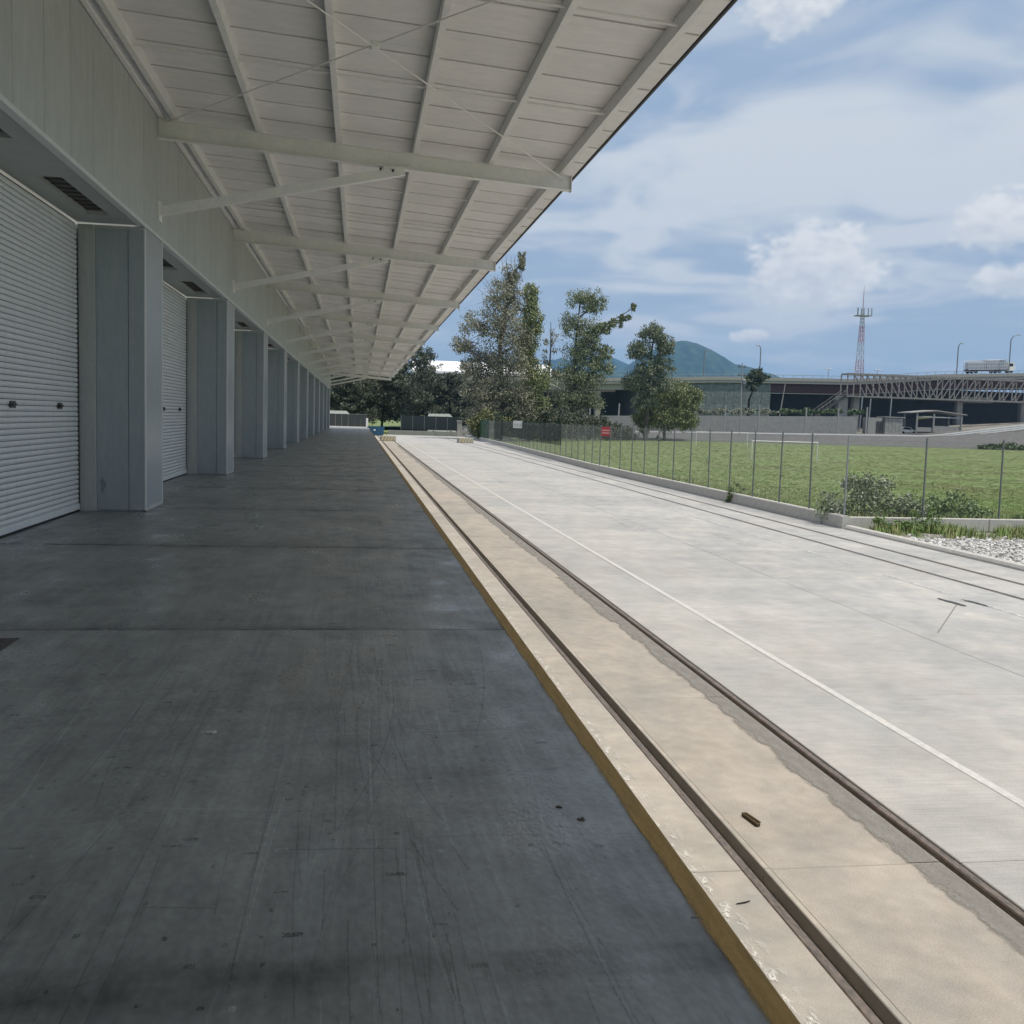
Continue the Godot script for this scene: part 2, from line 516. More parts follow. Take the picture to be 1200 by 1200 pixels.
func dock_texture() -> ImageTexture:
	var S := 1024
	var big := noise_bytes(S, S, 0.005, 4, 51)
	var mid := noise_bytes(S, S, 0.02, 5, 52)
	var fine := noise_bytes(S, S, 0.12, 3, 53)
	var vs := streak_bytes(S, S, false, 0.08, 54, 32)
	var hs := streak_bytes(S, S, true, 0.05, 55, 16)
	var patch := noise_bytes(S, S, 0.012, 3, 56)
	var out := PackedByteArray()
	out.resize(S * S * 3)
	for j in S:
		var v := float(j) / S
		# grime gathered along the joints (at v = 0 and v = 0.5)
		var dj := minf(absf(v - 0.5), minf(v, 1.0 - v)) * 10.2
		var gj := exp(-dj * dj / 0.012) * 0.45 + exp(-dj * dj / 0.30) * 0.17
		for i in S:
			var k := j * S + i
			var p := float(patch[k]) / 255.0
			var x := 210.0 + (big[k] - 128.0) * 0.15 + (mid[k] - 128.0) * 0.15 + (fine[k] - 128.0) * 0.12
			x += (vs[k] - 128.0) * 0.13 * (0.15 + p) + (hs[k] - 128.0) * 0.07
			x -= gj * clampf((float(mid[k]) + hs[k]) / 255.0 - 0.55, 0.0, 1.0) * 170.0
			if p > 0.7 and hs[k] > 118: x -= (p - 0.7) * 110.0 * (fine[k] + hs[k] - 110.0) / 255.0
			out[k * 3] = int(clampf(x - 1.0, 0, 255)); out[k * 3 + 1] = int(clampf(x, 0, 255)); out[k * 3 + 2] = int(clampf(x + 1.0, 0, 255))
	var im := Image.create_from_data(S, S, false, Image.FORMAT_RGB8, out)
	var T := 2048
	im.resize(T, T, Image.INTERPOLATE_CUBIC)
	var r := RandomNumberGenerator.new()
	r.seed = 77
	# scratches and drag lines, mostly along the dock
	for k in 620:
		var x := r.randf() * T
		var y := r.randf() * T
		var ang := r.randfn(PI / 2, 0.05)
		var ln := r.randf_range(60, 520)
		if k % 7 == 0:
			ang = r.randfn(1.15, 0.12); ln = r.randf_range(40, 260)
		elif k % 11 == 0:
			ang = r.randfn(0.0, 0.06); ln = r.randf_range(80, 500)
		if k % 3 == 0: x = T * r.randfn(0.78, 0.035)
		var dark := r.randf_range(0.78, 0.95) if r.randf() < 0.8 else r.randf_range(1.05, 1.16)
		var bend := r.randfn(0.0, 0.0006)
		var wide := k % 4 < 2
		var st := 0.0
		while st < ln:
			var px := posmod(int(x), T)
			var py := posmod(int(y), T)
			var c := im.get_pixel(px, py)
			if r.randf() < 0.85:
				im.set_pixel(px, py, Color(c.r * dark, c.g * dark, c.b * dark))
				if wide:
					var px2 := (px + 1) % T
					var c2 := im.get_pixel(px2, py)
					im.set_pixel(px2, py, Color(c2.r * dark, c2.g * dark, c2.b * dark))
			x += cos(ang); y += sin(ang); ang += bend; st += 1.0
	# chips, drips and scuffs
	for k in 1500:
		var cx := r.randi() % T
		var cy := r.randi() % T
		var rx := r.randi_range(1, 12) if r.randf() < 0.35 else r.randi_range(1, 3)
		var ry := r.randi_range(1, 2)
		var f := r.randf_range(0.45, 0.85) if r.randf() < 0.85 else r.randf_range(1.15, 1.35)
		for yy in range(-ry, ry + 1):
			for xx in range(-rx, rx + 1):
				if r.randf() < 0.6:
					var px := posmod(cx + xx, T)
					var py := posmod(cy + yy, T)
					var c := im.get_pixel(px, py)
					im.set_pixel(px, py, Color(c.r * f, c.g * f, c.b * f))
	return ImageTexture.create_from_image(im)

# ---------------------------------------------------------------- ground, yard, dock
func build_ground() -> void:
	var m := MB.new()
	for q in [[-3000, 1.2, 300, -6000], [14.9, 5000, 300, -6000], [1.2, 14.9, 300, 16], [1.2, 14.9, -169, -6000]]:   # the sheet leaves out the yard's own bed
		m.facen([Vector3(q[0], -1.46, q[2]), Vector3(q[0], -1.46, q[3]), Vector3(q[1], -1.46, q[3]), Vector3(q[1], -1.46, q[2])], Vector3.UP)
	structure(put("ground", m.mesh(), mats.grass, self))
	# hills: a rounded green mountain and a lower blue ridge
	hill("hill", Vector3(1100, -2, -3500), 420.0, [[10, 0, 268, 270, 320], [200, 20, 205, 290, 300], [400, 30, 150, 240, 300], [-250, 30, 180, 240, 300]], 61)
	hill("hill", Vector3(1000, -2, -4700), 700.0, [[130, 0, 285, 260, 300], [-60, 20, 275, 300, 300], [-420, 20, 240, 320, 300], [420, 20, 150, 260, 300]], 62)

func hill(called: String, at: Vector3, half: float, humps: Array, sd: int) -> void:
	var f := FastNoiseLite.new()
	f.seed = sd
	f.frequency = 0.006
	f.fractal_octaves = 5
	var m := MB.new()
	var N := 90
	var R := half * 2.9
	for j in N + 1:
		for i in N + 1:
			var x := (float(i) / N * 2.0 - 1.0) * R
			var z := (float(j) / N * 2.0 - 1.0) * R * 0.8
			var y := 0.0
			for h in humps:
				var q: float = pow((x - h[0]) / h[3], 2.0) + pow((z - h[1]) / h[4], 2.0)
				y = maxf(y, h[2] * exp(-q * 0.75)) + 0.06 * h[2] * exp(-q)
			y += f.get_noise_2d(x, z) * 0.05 * y + f.get_noise_2d(x * 3.0, z * 3.0) * 3.0 * smooth(5.0, 60.0, y)
			m.v.append(Vector3(x, y - 6.0, z))
	for j in N:
		for i in N:
			var a := j * (N + 1) + i
			m.ix.append_array([a, a + 1, a + N + 1, a + 1, a + N + 2, a + N + 1])
	m.n.resize(m.v.size())
	for k in range(0, m.ix.size(), 3):
		var p := m.v[m.ix[k]]
		var nn := (m.v[m.ix[k + 2]] - p).cross(m.v[m.ix[k + 1]] - p)
		for q in 3: m.n[m.ix[k + q]] += nn
	for k in m.n.size(): m.n[k] = m.n[k].normalized()
	structure(put(called, m.mesh(), mats.hill, self, at))

func kerb_x(z: float) -> float:   # line of the kerb wall along the yard, z negative away
	var d := -z
	if d < 30.0: return 15.0
	if d < 62.0: return lerpf(15.0, 14.8, (d - 30.0) / 32.0)
	if d < 131.0: return lerpf(14.8, 16.8, (d - 62.0) / 69.0)
	return lerpf(16.8, 17.2, (d - 131.0) / 36.0)

func slab_mesh(w: float, l: float, t: float, ch: float) -> ArrayMesh:
	var m := MB.new()
	m.cbox(Vector3(0, -t * 0.5, 0), Vector3(w, t, l), ch)
	return m.mesh()

func build_yard() -> void:
	var y := Node3D.new()
	y.name = numbered("yard_pavement")
	add_child(y)
	structure(y)
	var bed := MB.new()
	bed.box(Vector3(8.2, -1.511, -79.0), Vector3(18.2, 0.012, 192.0))
	put("bed", bed.mesh(), mats.bed, y)
	var lanes := [[1.285, 2.705, "edge_slab"], [2.913, 4.215, "rail_slab"], [4.365, 8.50, "yard_slab"], [8.508, 12.395, "lane_slab"], [12.545, 13.615, "lane_slab"]]
	var step := 4.4
	for L in lanes:
		var w: float = L[1] - L[0]
		var me := slab_mesh(w, step - 0.012, 0.105, 0.007)
		for k in range(-4, 38):
			var zc := -(2.2 + step * (k + 0.5))
			put("slab", me, mats["%s%d" % [L[2], (k * 7 + int(L[0] * 3.0) + 40) % 4]], y, Vector3((L[0] + L[1]) * 0.5, YARD + (rng.randf() - 0.5) * 0.003, zc))
	for k in range(-4, 38):
		var z0 := -(2.2 + step * k) - 0.004
		var z1 := -(2.2 + step * (k + 1)) + 0.004
		var m := MB.new()
		var a0 := Vector3(13.765, YARD, z0)
		var a1 := Vector3(13.765, YARD, z1)
		var b0 := Vector3(kerb_x(z0) + 0.02, YARD, z0)
		var b1 := Vector3(kerb_x(z1) + 0.02, YARD, z1)
		var dn := Vector3(0, -0.105, 0)
		var mid := (a0 + b1) * 0.5 + dn * 0.5
		m.face([a0, a1, b1, b0], mid)
		m.face([a0, a1, a1 + dn, a0 + dn], mid)
		m.face([a0, b0, b0 + dn, a0 + dn], mid)
		m.face([a1, b1, b1 + dn, a1 + dn], mid)
		put("slab", m.mesh(), mats["lane_slab%d" % ((k * 5 + 41) % 4)], y)
	# pale raised rim of the slab along the first rail
	var rim := MB.new()
	rim.cbox(Vector3(0, -0.05, 0), Vector3(0.046, 0.11, 4.39), 0.006)
	var rim_mesh := rim.mesh()
	for k in range(-4, 38):
		put("rim", rim_mesh, mats["edge_slab%d" % ((k * 3 + 40) % 4)], y, Vector3(2.8885, YARD + 0.001 + rng.randf() * 0.002, -(2.2 + step * (k + 0.5))))
	# painted lines
	for q in [[5.58, 0.10, "line", 0.0], [11.28, 0.09, "line_worn", 0.25]]:
		var m := MB.new()
		var z := 10.0
		while z > -150.0:
			var l := 0.5 if z > -30.0 else 2.2
			if rng.randf() > q[3]:
				var w0: float = q[1] * rng.randf_range(0.97, 1.02)
				var xo := rng.randf_range(-0.001, 0.001)
				m.facen([Vector3(q[0] - w0 * 0.5 + xo, YARD + 0.005, z), Vector3(q[0] - w0 * 0.5 + xo, YARD + 0.005, z - l), Vector3(q[0] + w0 * 0.5 + xo, YARD + 0.005, z - l), Vector3(q[0] + w0 * 0.5 + xo, YARD + 0.005, z)], Vector3.UP)
			z -= l
		put("painted_line", m.mesh(), mats[q[2]], y)
	# grey stain along the second rail, stepping at each joint
	var stains := []
	for v in 4: stains.append(edge_material(700 + v, [0.40, 0.50, 0.34, 0.45][v], Color(0.31, 0.295, 0.27), 0.16, 0.09))
	for k in range(-2, 24):
		var z0 := -(2.2 + step * k) - 0.01
		sheet("stain", y, 3.80, 4.205, z0, z0 - step + 0.02, YARD + 0.006, stains[posmod(k * 3 + 1, 4)])
	# whitish lime bloom on the strip next to the dock
	var bloom := bloom_material()
	for k in 7:
		var z0 := -3.6 - 3.2 * k
		sheet("lime_bloom", y, 2.24, 2.56, z0, z0 - 3.18, YARD + 0.006, bloom)
	# dark rubber scuffs left by lorries
	var scuff := bloom_material(Color(0.24, 0.235, 0.22), 0.45)
	for q in [[8.2, -28.5, 0.5, 4.0], [11.7, -36.0, 0.6, 5.0], [9.6, -39.0, 0.4, 3.0], [10.2, -25.0, 0.5, 3.5], [12.0, -50.0, 0.5, 6.0], [7.2, -47.0, 0.6, 7.0]]:
		sheet("rubber_scuff", y, q[0] - q[2], q[0] + q[2], q[1], q[1] - q[3], YARD + 0.0075, scuff)
	# two dark blots and a thin slanting strip by the far lane line
	blot("dark_blot", y, Vector3(10.78, YARD + 0.009, -17.15), 0.07, 0.45, mats.blot_tone, 0.10)
	blot("dark_blot", y, Vector3(11.22, YARD + 0.009, -17.05), 0.07, 0.42, mats.blot_tone, 0.10)
	var cr := MB.new()
	cr.facen([Vector3(8.92, YARD + 0.005, -14.5), Vector3(10.8, YARD + 0.005, -17.0), Vector3(10.815, YARD + 0.005, -16.985), Vector3(8.935, YARD + 0.005, -14.49)], Vector3.UP)
	put("thin_strip", cr.mesh(), mats.stain, y)
	# tracks
	track("railway_track", [2.745, 4.315], "worn steel railway track set flush in concrete right beside the loading dock", [1, -1])
	track("railway_track", [12.445, 13.715], "steel railway track set flush in concrete beside the fenced kerb wall", [1, -1])

func sheet(called: String, parent: Node, x0: float, x1: float, za: float, zb: float, yy: float, m: Material, v1 := 1.0) -> void:   # a flat film with its own texture coordinates
	var mb := MB.new()
	mb.facen([Vector3(x0, yy, za), Vector3(x0, yy, zb), Vector3(x1, yy, zb), Vector3(x1, yy, za)], Vector3.UP)
	for q in [Vector2(0, 0), Vector2(0, v1), Vector2(1, v1), Vector2(1, 0)]: mb.uv.append(q)
	put(called, mb.mesh(), m, parent)

func edge_material(sd: int, base: float, col: Color, amp := 0.28, soft := 0.05, solid := 0.88) -> StandardMaterial3D:   # a film with one ragged edge (at u = 0 it is gone)
	var w := 192
	var h := 768
	var n1 := noise_bytes(w, h, 0.016, 5, sd)
	var n2 := noise_bytes(w, h, 0.12, 3, sd + 50)
	var low := FastNoiseLite.new()
	low.seed = sd
	low.frequency = 0.0055
	low.fractal_octaves = 4
	var out := PackedByteArray()
	out.resize(w * h * 4)
	for j in h:
		var e := base + amp * low.get_noise_1d(j)
		for i in w:
			var k := j * w + i
			var u := float(i) / w + (n1[k] - 128.0) / 255.0 * 0.16 + (n2[k] - 128.0) / 255.0 * 0.12
			var a := smooth(e - soft, e + soft, u) * (solid + (n1[k] - 128.0) / 255.0 * 0.35)
			var g := int(clampf(228.0 + (n2[k] - 128.0) * 0.2, 0, 255))
			out[k * 4] = g; out[k * 4 + 1] = g; out[k * 4 + 2] = g
			out[k * 4 + 3] = int(clampf(a, 0.0, 1.0) * 255.0)
	var m := mat(col.r, col.g, col.b, 0.85)
	m.albedo_texture = ImageTexture.create_from_image(Image.create_from_data(w, h, false, Image.FORMAT_RGBA8, out))
	m.transparency = BaseMaterial3D.TRANSPARENCY_ALPHA
	return m

func bloom_material(col := Color(0.80, 0.79, 0.77), strength := 0.9) -> StandardMaterial3D:
	var w := 256
	var h := 1024
	var n1 := noise_bytes(w, h, 0.014, 5, 811)
	var n2 := noise_bytes(w, h, 0.10, 3, 812)
	var out := PackedByteArray()
	out.resize(w * h * 4)
	for j in h:
		for i in w:
			var k := j * w + i
			var u := float(i) / w
			var p := exp(-pow((u - 0.42) / 0.22, 2.0))
			var a := smooth(0.50, 0.78, n1[k] / 255.0 * 0.75 + n2[k] / 255.0 * 0.35 - 0.08) * p
			out[k * 4] = 245; out[k * 4 + 1] = 244; out[k * 4 + 2] = 240
			out[k * 4 + 3] = int(clampf(a * strength, 0.0, 1.0) * 255.0)
	var m := mat(col.r, col.g, col.b, 0.95)
	m.albedo_texture = ImageTexture.create_from_image(Image.create_from_data(w, h, false, Image.FORMAT_RGBA8, out))
	m.transparency = BaseMaterial3D.TRANSPARENCY_ALPHA
	return m

func blot(called: String, parent: Node, at: Vector3, rx: float, rz: float, m: Material, turn := 0.0) -> void:
	var mb := MB.new()
	var pts := []
	var nn := 22
	for k in nn:
		var t := -TAU * k / nn
		var q := rng.randf_range(0.62, 1.12)
		pts.append((Vector3(cos(t) * rx * q, 0, sin(t) * rz * q)).rotated(Vector3.UP, turn))
	for k in nn:
		mb.facen([Vector3.ZERO, pts[(k + 1) % nn], pts[k]], Vector3.UP)
	put(called, mb.mesh(), m, parent, at)

func track(called: String, xs: Array, label: String, side: Array) -> void:
	var t := thing(called, label, "track", Vector3(0, YARD - 0.105, 0), "railway tracks in the yard")
	for k in 2:
		var x: float = xs[k]
		var m := MB.new()
		# rail head with rounded shoulders, its web going down into the channel
		var hw := 0.036
		m.extrude([Vector2(-hw, 0.002), Vector2(-hw, 0.092), Vector2(-hw + 0.009, 0.1025), Vector2(hw - 0.009, 0.1025), Vector2(hw, 0.092), Vector2(hw, 0.002)], Vector3(x, 0, 12), Vector3(x, 0, -126), Vector3.RIGHT, Vector3.UP)
		put("rail", m.mesh(), mats.rail, t)
	# crumbs of soil lying in the flangeways
	var g := MB.new()
	for k in 260:
		var s := rng.randf_range(0.006, 0.018)
		var x: float = xs[0] + 0.075 if k % 2 else xs[1] - 0.075
		var b := Basis(Vector3(rng.randf(), rng.randf(), rng.randf()).normalized(), rng.randf() * 6.0)
		g.box(Vector3(x + rng.randf_range(-0.025, 0.025), 0.004 + s * 0.3, -3.0 - 22.0 * pow(rng.randf(), 1.5)), Vector3(s, s * 0.7, s * 1.3), b)
	var o := put("flangeway_grit", g.mesh(), mats.soil, t)
	o.set_meta("kind", "stuff")

func build_dock() -> void:
	var d := Node3D.new()
	d.name = numbered("loading_dock")
	add_child(d)
	structure(d)
	var m := MB.new()
	m.box(Vector3(-1.66, -0.775, -60.0), Vector3(5.87, 1.37, 148.0))
	put("dock_wall", m.mesh(), mats.dock_wall, d)
	var variants := []
	for odd in 2:
		var s := MB.new()
		s.cbox(Vector3(-1.66, -0.045, 0), Vector3(5.88, 0.09, 5.1 - 0.012), 0.005)
		for p in s.v: s.uv.append(Vector2((p.x + 4.6) / 6.0, (p.z + 2.55) / 10.2 + 0.5 * odd))
		variants.append(s.mesh())
	var near := MB.new()   # the first slab is a long one
	near.cbox(Vector3(-1.66, -0.045, 0), Vector3(5.88, 0.09, 10.2 - 0.012), 0.005)
	for p in near.v: near.uv.append(Vector2((p.x + 4.6) / 6.0, (p.z + 5.1) / 10.2 * 0.9 + 0.05))
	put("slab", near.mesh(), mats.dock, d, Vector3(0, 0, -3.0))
	for k in range(-4, 25):
		if k == -1 or k == -2: continue
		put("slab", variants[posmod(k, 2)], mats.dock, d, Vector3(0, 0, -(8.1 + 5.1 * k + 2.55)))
	# joint filler
	for k in range(-3, 25):
		if k == -1: continue
		var j := MB.new()
		j.box(Vector3(-1.66, -0.006, 0), Vector3(5.86, 0.006, 0.014))
		put("joint_filler", j.mesh(), mats.joint, d, Vector3(0, -0.004, -(8.1 + 5.1 * k)))
	# worn yellow paint along the edge
	var paint := edge_material(830, 0.22, Color(0.50, 0.315, 0.10), 0.07, 0.12, 0.92)
	for k in 28: sheet("painted_edge", d, 1.165, 1.277, 8.0 - 5.1 * k, 8.0 - 5.1 * (k + 1), 0.003, paint)
	# flat steel plate let into the floor by the doors
	var pl := MB.new()
	pl.box(Vector3(-2.95, 0.002, -7.55), Vector3(1.05, 0.006, 0.5))
	put("floor_plate", pl.mesh(), mats.dark_steel, d)
	# white end posts and the low white kerb at the far end
	var kb := MB.new()
	kb.cbox(Vector3(-1.9, 0.08, -133.3), Vector3(5.9, 0.16, 0.3), 0.02)
	put("end_kerb", kb.mesh(), mats.white_paint, d)
	var gp := thing("guard_post", "short white guard post on the far corner of the dock", "post", Vector3(1.0, 0, -133.3))
	put("post", one_box(Vector3(0.28, 1.1, 0.28), 0.03), mats.white_paint, gp, Vector3(0, 0.71, 0))
	put("base_plate", one_box(Vector3(0.42, 0.02, 0.28), 0.005), mats.galv, gp, Vector3(0, 0.17, 0))

# ---------------------------------------------------------------- the warehouse and its canopy
func roof_y(x: float) -> float:   # top of the canopy beams
	return 6.375 - 0.068 * x

func build_warehouse() -> void:
	var w := thing("warehouse", "long grey metal-clad warehouse with roller doors and a white canopy over its dock", "building")
	var n0 := -3
	var n1 := 10
	var tilt := Basis(Vector3(0, 0, 1), -atan(0.068))
	# body behind the doors
	var m := MB.new()
	m.box(Vector3(-17.32, 3.45, -55.5), Vector3(25.4, 6.9, 139.0))
	put("wall", m.mesh(), mats.cladding, w)
	# vertical cladding panels above the door bays
	var pm := one_box(Vector3(0.08, 2.13, 1.05 - 0.024), 0.008)
	var z_start := 13.0
	for k in 132:
		put("wall_panel", pm, mats.cladding if (k * 5) % 7 < 4 else mats.cladding_b, w, Vector3(-3.50, 5.69, z_start - 1.05 * (k + 0.5)))
	for n in range(n0, n1):
		var t := MB.new()
		t.box(Vector3(-3.505, 4.618, 0), Vector3(0.106, 0.018, BAY - 0.01))
		t.box(Vector3(-3.4525, 4.640, 0), Vector3(0.004, 0.05, BAY - 0.01))
		put("drip_trim", t.mesh(), mats.trim, w, Vector3(0, 0, -(18.27 + BAY * (n + 0.5))))
	# pillars
	for n in range(n0, n1 + 1):
		var z0 := -(17.55 + BAY * n)
		var p := Node3D.new()
		p.name = "pillar"
		w.add_child(p, true)
		p.position = Vector3(0, 0, z0)
		pillar(p)
		if n == 0:
			var sc := MB.new()
			var ring := []
			for k in 16:
				var t := TAU * k / 16.0
				ring.append(Vector3(-4.14 + 0.06 * cos(t) * (0.7 + 0.4 * sin(t * 3.0 + 1.0)), 0.42 + 0.17 * sin(t) * (0.8 + 0.25 * cos(t * 5.0)), 0.0))
			for k in 16: sc.facen([Vector3(-4.14, 0.42, 0.0), ring[(k + 1) % 16], ring[k]], Vector3(0, 0, 1))
			put("scrape", sc.mesh(), mat(0.22, 0.26, 0.285, 0.6), p, Vector3(0, 0, 0.002))
	# bays: soffit with vents, roller door
	for n in range(n0, n1):
		var za := -(19.0 + BAY * n)
		var zb := -(17.55 + BAY * (n + 1))
		bay(w, za, zb, n)
	# canopy beams and braces
	for n in range(n0, n1 + 1):
		var z := -(18.7 + BAY * n)
		var a := Vector3(-3.46, roof_y(-3.46), z)
		var b := Vector3(3.72, roof_y(3.72), z)
		var bm := MB.new()
		bm.bar(a + Vector3(0, -0.006, 0), b + Vector3(0, -0.006, 0), 0.15, 0.012)
		bm.bar(a + Vector3(0, -0.314, 0), b + Vector3(0, -0.264, 0), 0.15, 0.012)
		var i0 := Vector3(0, 0, 0.007)
		bm.face([a + i0 - Vector3(0, 0.012, 0), b + i0 - Vector3(0, 0.012, 0), b + i0 - Vector3(0, 0.258, 0), a + i0 - Vector3(0, 0.308, 0)], (a + b) * 0.5)
		bm.face([a - i0 - Vector3(0, 0.012, 0), b - i0 - Vector3(0, 0.012, 0), b - i0 - Vector3(0, 0.258, 0), a - i0 - Vector3(0, 0.308, 0)], (a + b) * 0.5)
		put("roof_beam", bm.mesh(), mats.steel_white, w)
		var ep := MB.new()
		ep.cbox(b + Vector3(0.006, -0.138, 0), Vector3(0.012, 0.30, 0.17), 0.003)
		put("end_plate", ep.mesh(), mats.steel_white, w)
		var br := MB.new()
		br.bar(Vector3(-3.46, 5.07, z), Vector3(0.72, 6.02, z), 0.13, 0.15)
		put("brace", br.mesh(), mats.steel_white, w)
		var gp := MB.new()
		gp.box(Vector3(-3.445, 5.07, z), Vector3(0.03, 0.34, 0.26))
		gp.box(Vector3(0.60, 6.045, z + 0.02), Vector3(0.5, 0.05, 0.14))
		put("bracket_plate", gp.mesh(), mats.steel_white, w)
		for bx in [0.30, 0.52]:
			var bo := MB.new()
			bo.tube(Vector3(bx, roof_y(bx) - 0.345, z + 0.05), Vector3(bx, roof_y(bx) - 0.345, z + 0.13), 0.022, 0.022, 6, true)
			put("bolt", bo.mesh(), mats.dark_steel, w)
	# purlins along the dock
	var px := [-3.19, -1.79, -0.43, 0.91, 2.25, 3.55]
	var z_a := 13.0
	var z_b := -125.0
	for x in px:
		var c := MB.new()
		var h := 0.20
		var f := 0.085
		var t := 0.006
		var l := 0.02
		var sd := 1.0 if x > 0.0 else -1.0   # the open side faces away from the middle of the dock
		c.extrude([Vector2(0, 0), Vector2(f, 0), Vector2(f, l), Vector2(f - t, l), Vector2(f - t, t), Vector2(t, t), Vector2(t, h - t), Vector2(f - t, h - t), Vector2(f - t, h - l), Vector2(f, h - l), Vector2(f, h), Vector2(0, h)],
			Vector3(x - f * 0.5 * sd, roof_y(x) + 0.002, z_a), Vector3(x - f * 0.5 * sd, roof_y(x) + 0.002, z_b), Vector3.RIGHT * sd, Vector3.UP)
		put("purlin", c.mesh(), mats.purlin, w)
	var wt := MB.new()
	wt.cbox(Vector3(-3.405, roof_y(-3.4) + 0.055, (z_a + z_b) * 0.5), Vector3(0.09, 0.09, z_a - z_b), 0.01)
	put("wall_tube", wt.mesh(), mats.steel_white, w)
	# laps and cleats on the purlins at each beam
	for n in range(n0, n1 + 1):
		for x in px:
			var cl := MB.new()
			cl.box(Vector3(x + 0.012, roof_y(x) + 0.092, -(18.7 + BAY * n) + 0.11), Vector3(0.06, 0.18, 0.008))
			put("purlin_cleat", cl.mesh(), mats.steel_white, w)
	# sag rods at the third points of each bay
	for n in range(n0, n1):
		for s in 2:
			var z := -(18.7 + BAY * n + BAY * (s + 1) / 3.0)
			for k in 5:
				var x0: float = px[k] + 0.03
				var x1: float = px[k + 1] - 0.03
				var sr := MB.new()
				sr.tube(Vector3(x0, roof_y(x0) + 0.08, z), Vector3(x1, roof_y(x1) + 0.08, z), 0.021, 0.021, 8)
				put("sag_rod", sr.mesh(), mats.steel_white, w)
	# cross bracing in the bay overhead
	for q in [[-3.35, 3.6], [3.6, -3.35]]:
		var rd := MB.new()
		var o := 0.02 if q[0] > 0 else -0.02
		rd.tube(Vector3(q[0], roof_y(q[0]) - 0.06 + o, -8.2), Vector3(q[1], roof_y(q[1]) - 0.06 + o, -18.68), 0.011, 0.011, 6)
		put("bracing_rod", rd.mesh(), mats.steel_white, w)
	var tb := MB.new()
	tb.cbox(Vector3(0.12, roof_y(0) - 0.06, -13.44), Vector3(0.10, 0.08, 0.16), 0.01)
	put("turnbuckle", tb.mesh(), mats.steel_white, w)
	# roof panels, one metre wide, laid down the slope
	var half := MB.new()
	half.cbox(Vector3.ZERO, Vector3(7.49, 0.05, 1.05 - 0.02), 0.018)
	# shallow stiffening ribs on the underside
	for rz in [-0.26, 0.26]:
		half.extrude([Vector2(-0.03, 0), Vector2(0, -0.007), Vector2(0.03, 0)], Vector3(-3.72, -0.0248, rz), Vector3(3.72, -0.0248, rz), Vector3(0, 0, 1), Vector3.UP)
	# standing lap along one side
	half.cbox(Vector3(0, -0.030, 0.515), Vector3(7.44, 0.014, 0.018), 0.003)
	var hm := half.mesh()
	for k in 131:
		var x := 0.215
		put("roof_panel", hm, mats["roof%d" % ((k * 5 + (k / 3)) % 4)], w, Vector3(x, roof_y(x) + 0.228 + (0.003 if k % 2 else 0.0), z_start - 1.05 * (k + 0.5)), tilt)
	var rd := MB.new()
	rd.cbox(Vector3(0.2, roof_y(0.2) + 0.262, (z_a + z_b) * 0.5), Vector3(7.5, 0.05, z_a - z_b), 0.01, tilt)
	put("light_stop_sheet", rd.mesh(), mats.trim_dark, w)  # dark sheet added above the panels to stop light leaking through seams
	var dt := MB.new()
	dt.box(Vector3(3.975, roof_y(3.97) + 0.245, (z_a + z_b) * 0.5), Vector3(0.03, 0.10, z_a - z_b))
	put("drip_edge", dt.mesh(), mats.trim_dark, w)

func pillar(p: Node3D) -> void:   # origin at the near side, front face at x = -3.46, 1.45 deep along -z
	var d := 1.45
	put("core", one_box(Vector3(1.10, 4.60, d - 0.06), 0.0), mats.pillar_dark, p, Vector3(-4.06, 2.30, -d * 0.5))
	put("front_panel", one_box(Vector3(0.05, 4.56, d - 0.05), 0.006), mats.pillar, p, Vector3(-3.487, 2.325, -d * 0.5))
	for s in [0.0, 1.0]:
		var z: float = 0.0 if s == 0.0 else -d
		var k: float = 1.0 if s == 0.0 else -1.0
		put("jamb", one_box(Vector3(0.26, 4.60, 0.06), 0.006), mats.jamb, p, Vector3(-4.36, 2.30, z - 0.0 * k))
		put("side_panel", one_box(Vector3(0.50, 4.58, 0.03), 0.005), mats.pillar_dark, p, Vector3(-3.978, 2.31, z - 0.018 * k))
		put("side_strip", one_box(Vector3(0.245, 4.58, 0.034), 0.006), mats.pillar_dark, p, Vector3(-3.60, 2.31, z - 0.010 * k))
		put("corner_trim", one_box(Vector3(0.035, 4.58, 0.035), 0.008), mats.trim, p, Vector3(-3.468, 2.31, z - 0.008 * k))
		put("head_trim", one_box(Vector3(0.76, 0.05, 0.02), 0.004), mats.jamb, p, Vector3(-3.86, 4.575, z + 0.010 * k))
	put("base_trim", one_box(Vector3(0.03, 0.06, d - 0.02), 0.006), mats.jamb, p, Vector3(-3.462, 0.035, -d * 0.5))

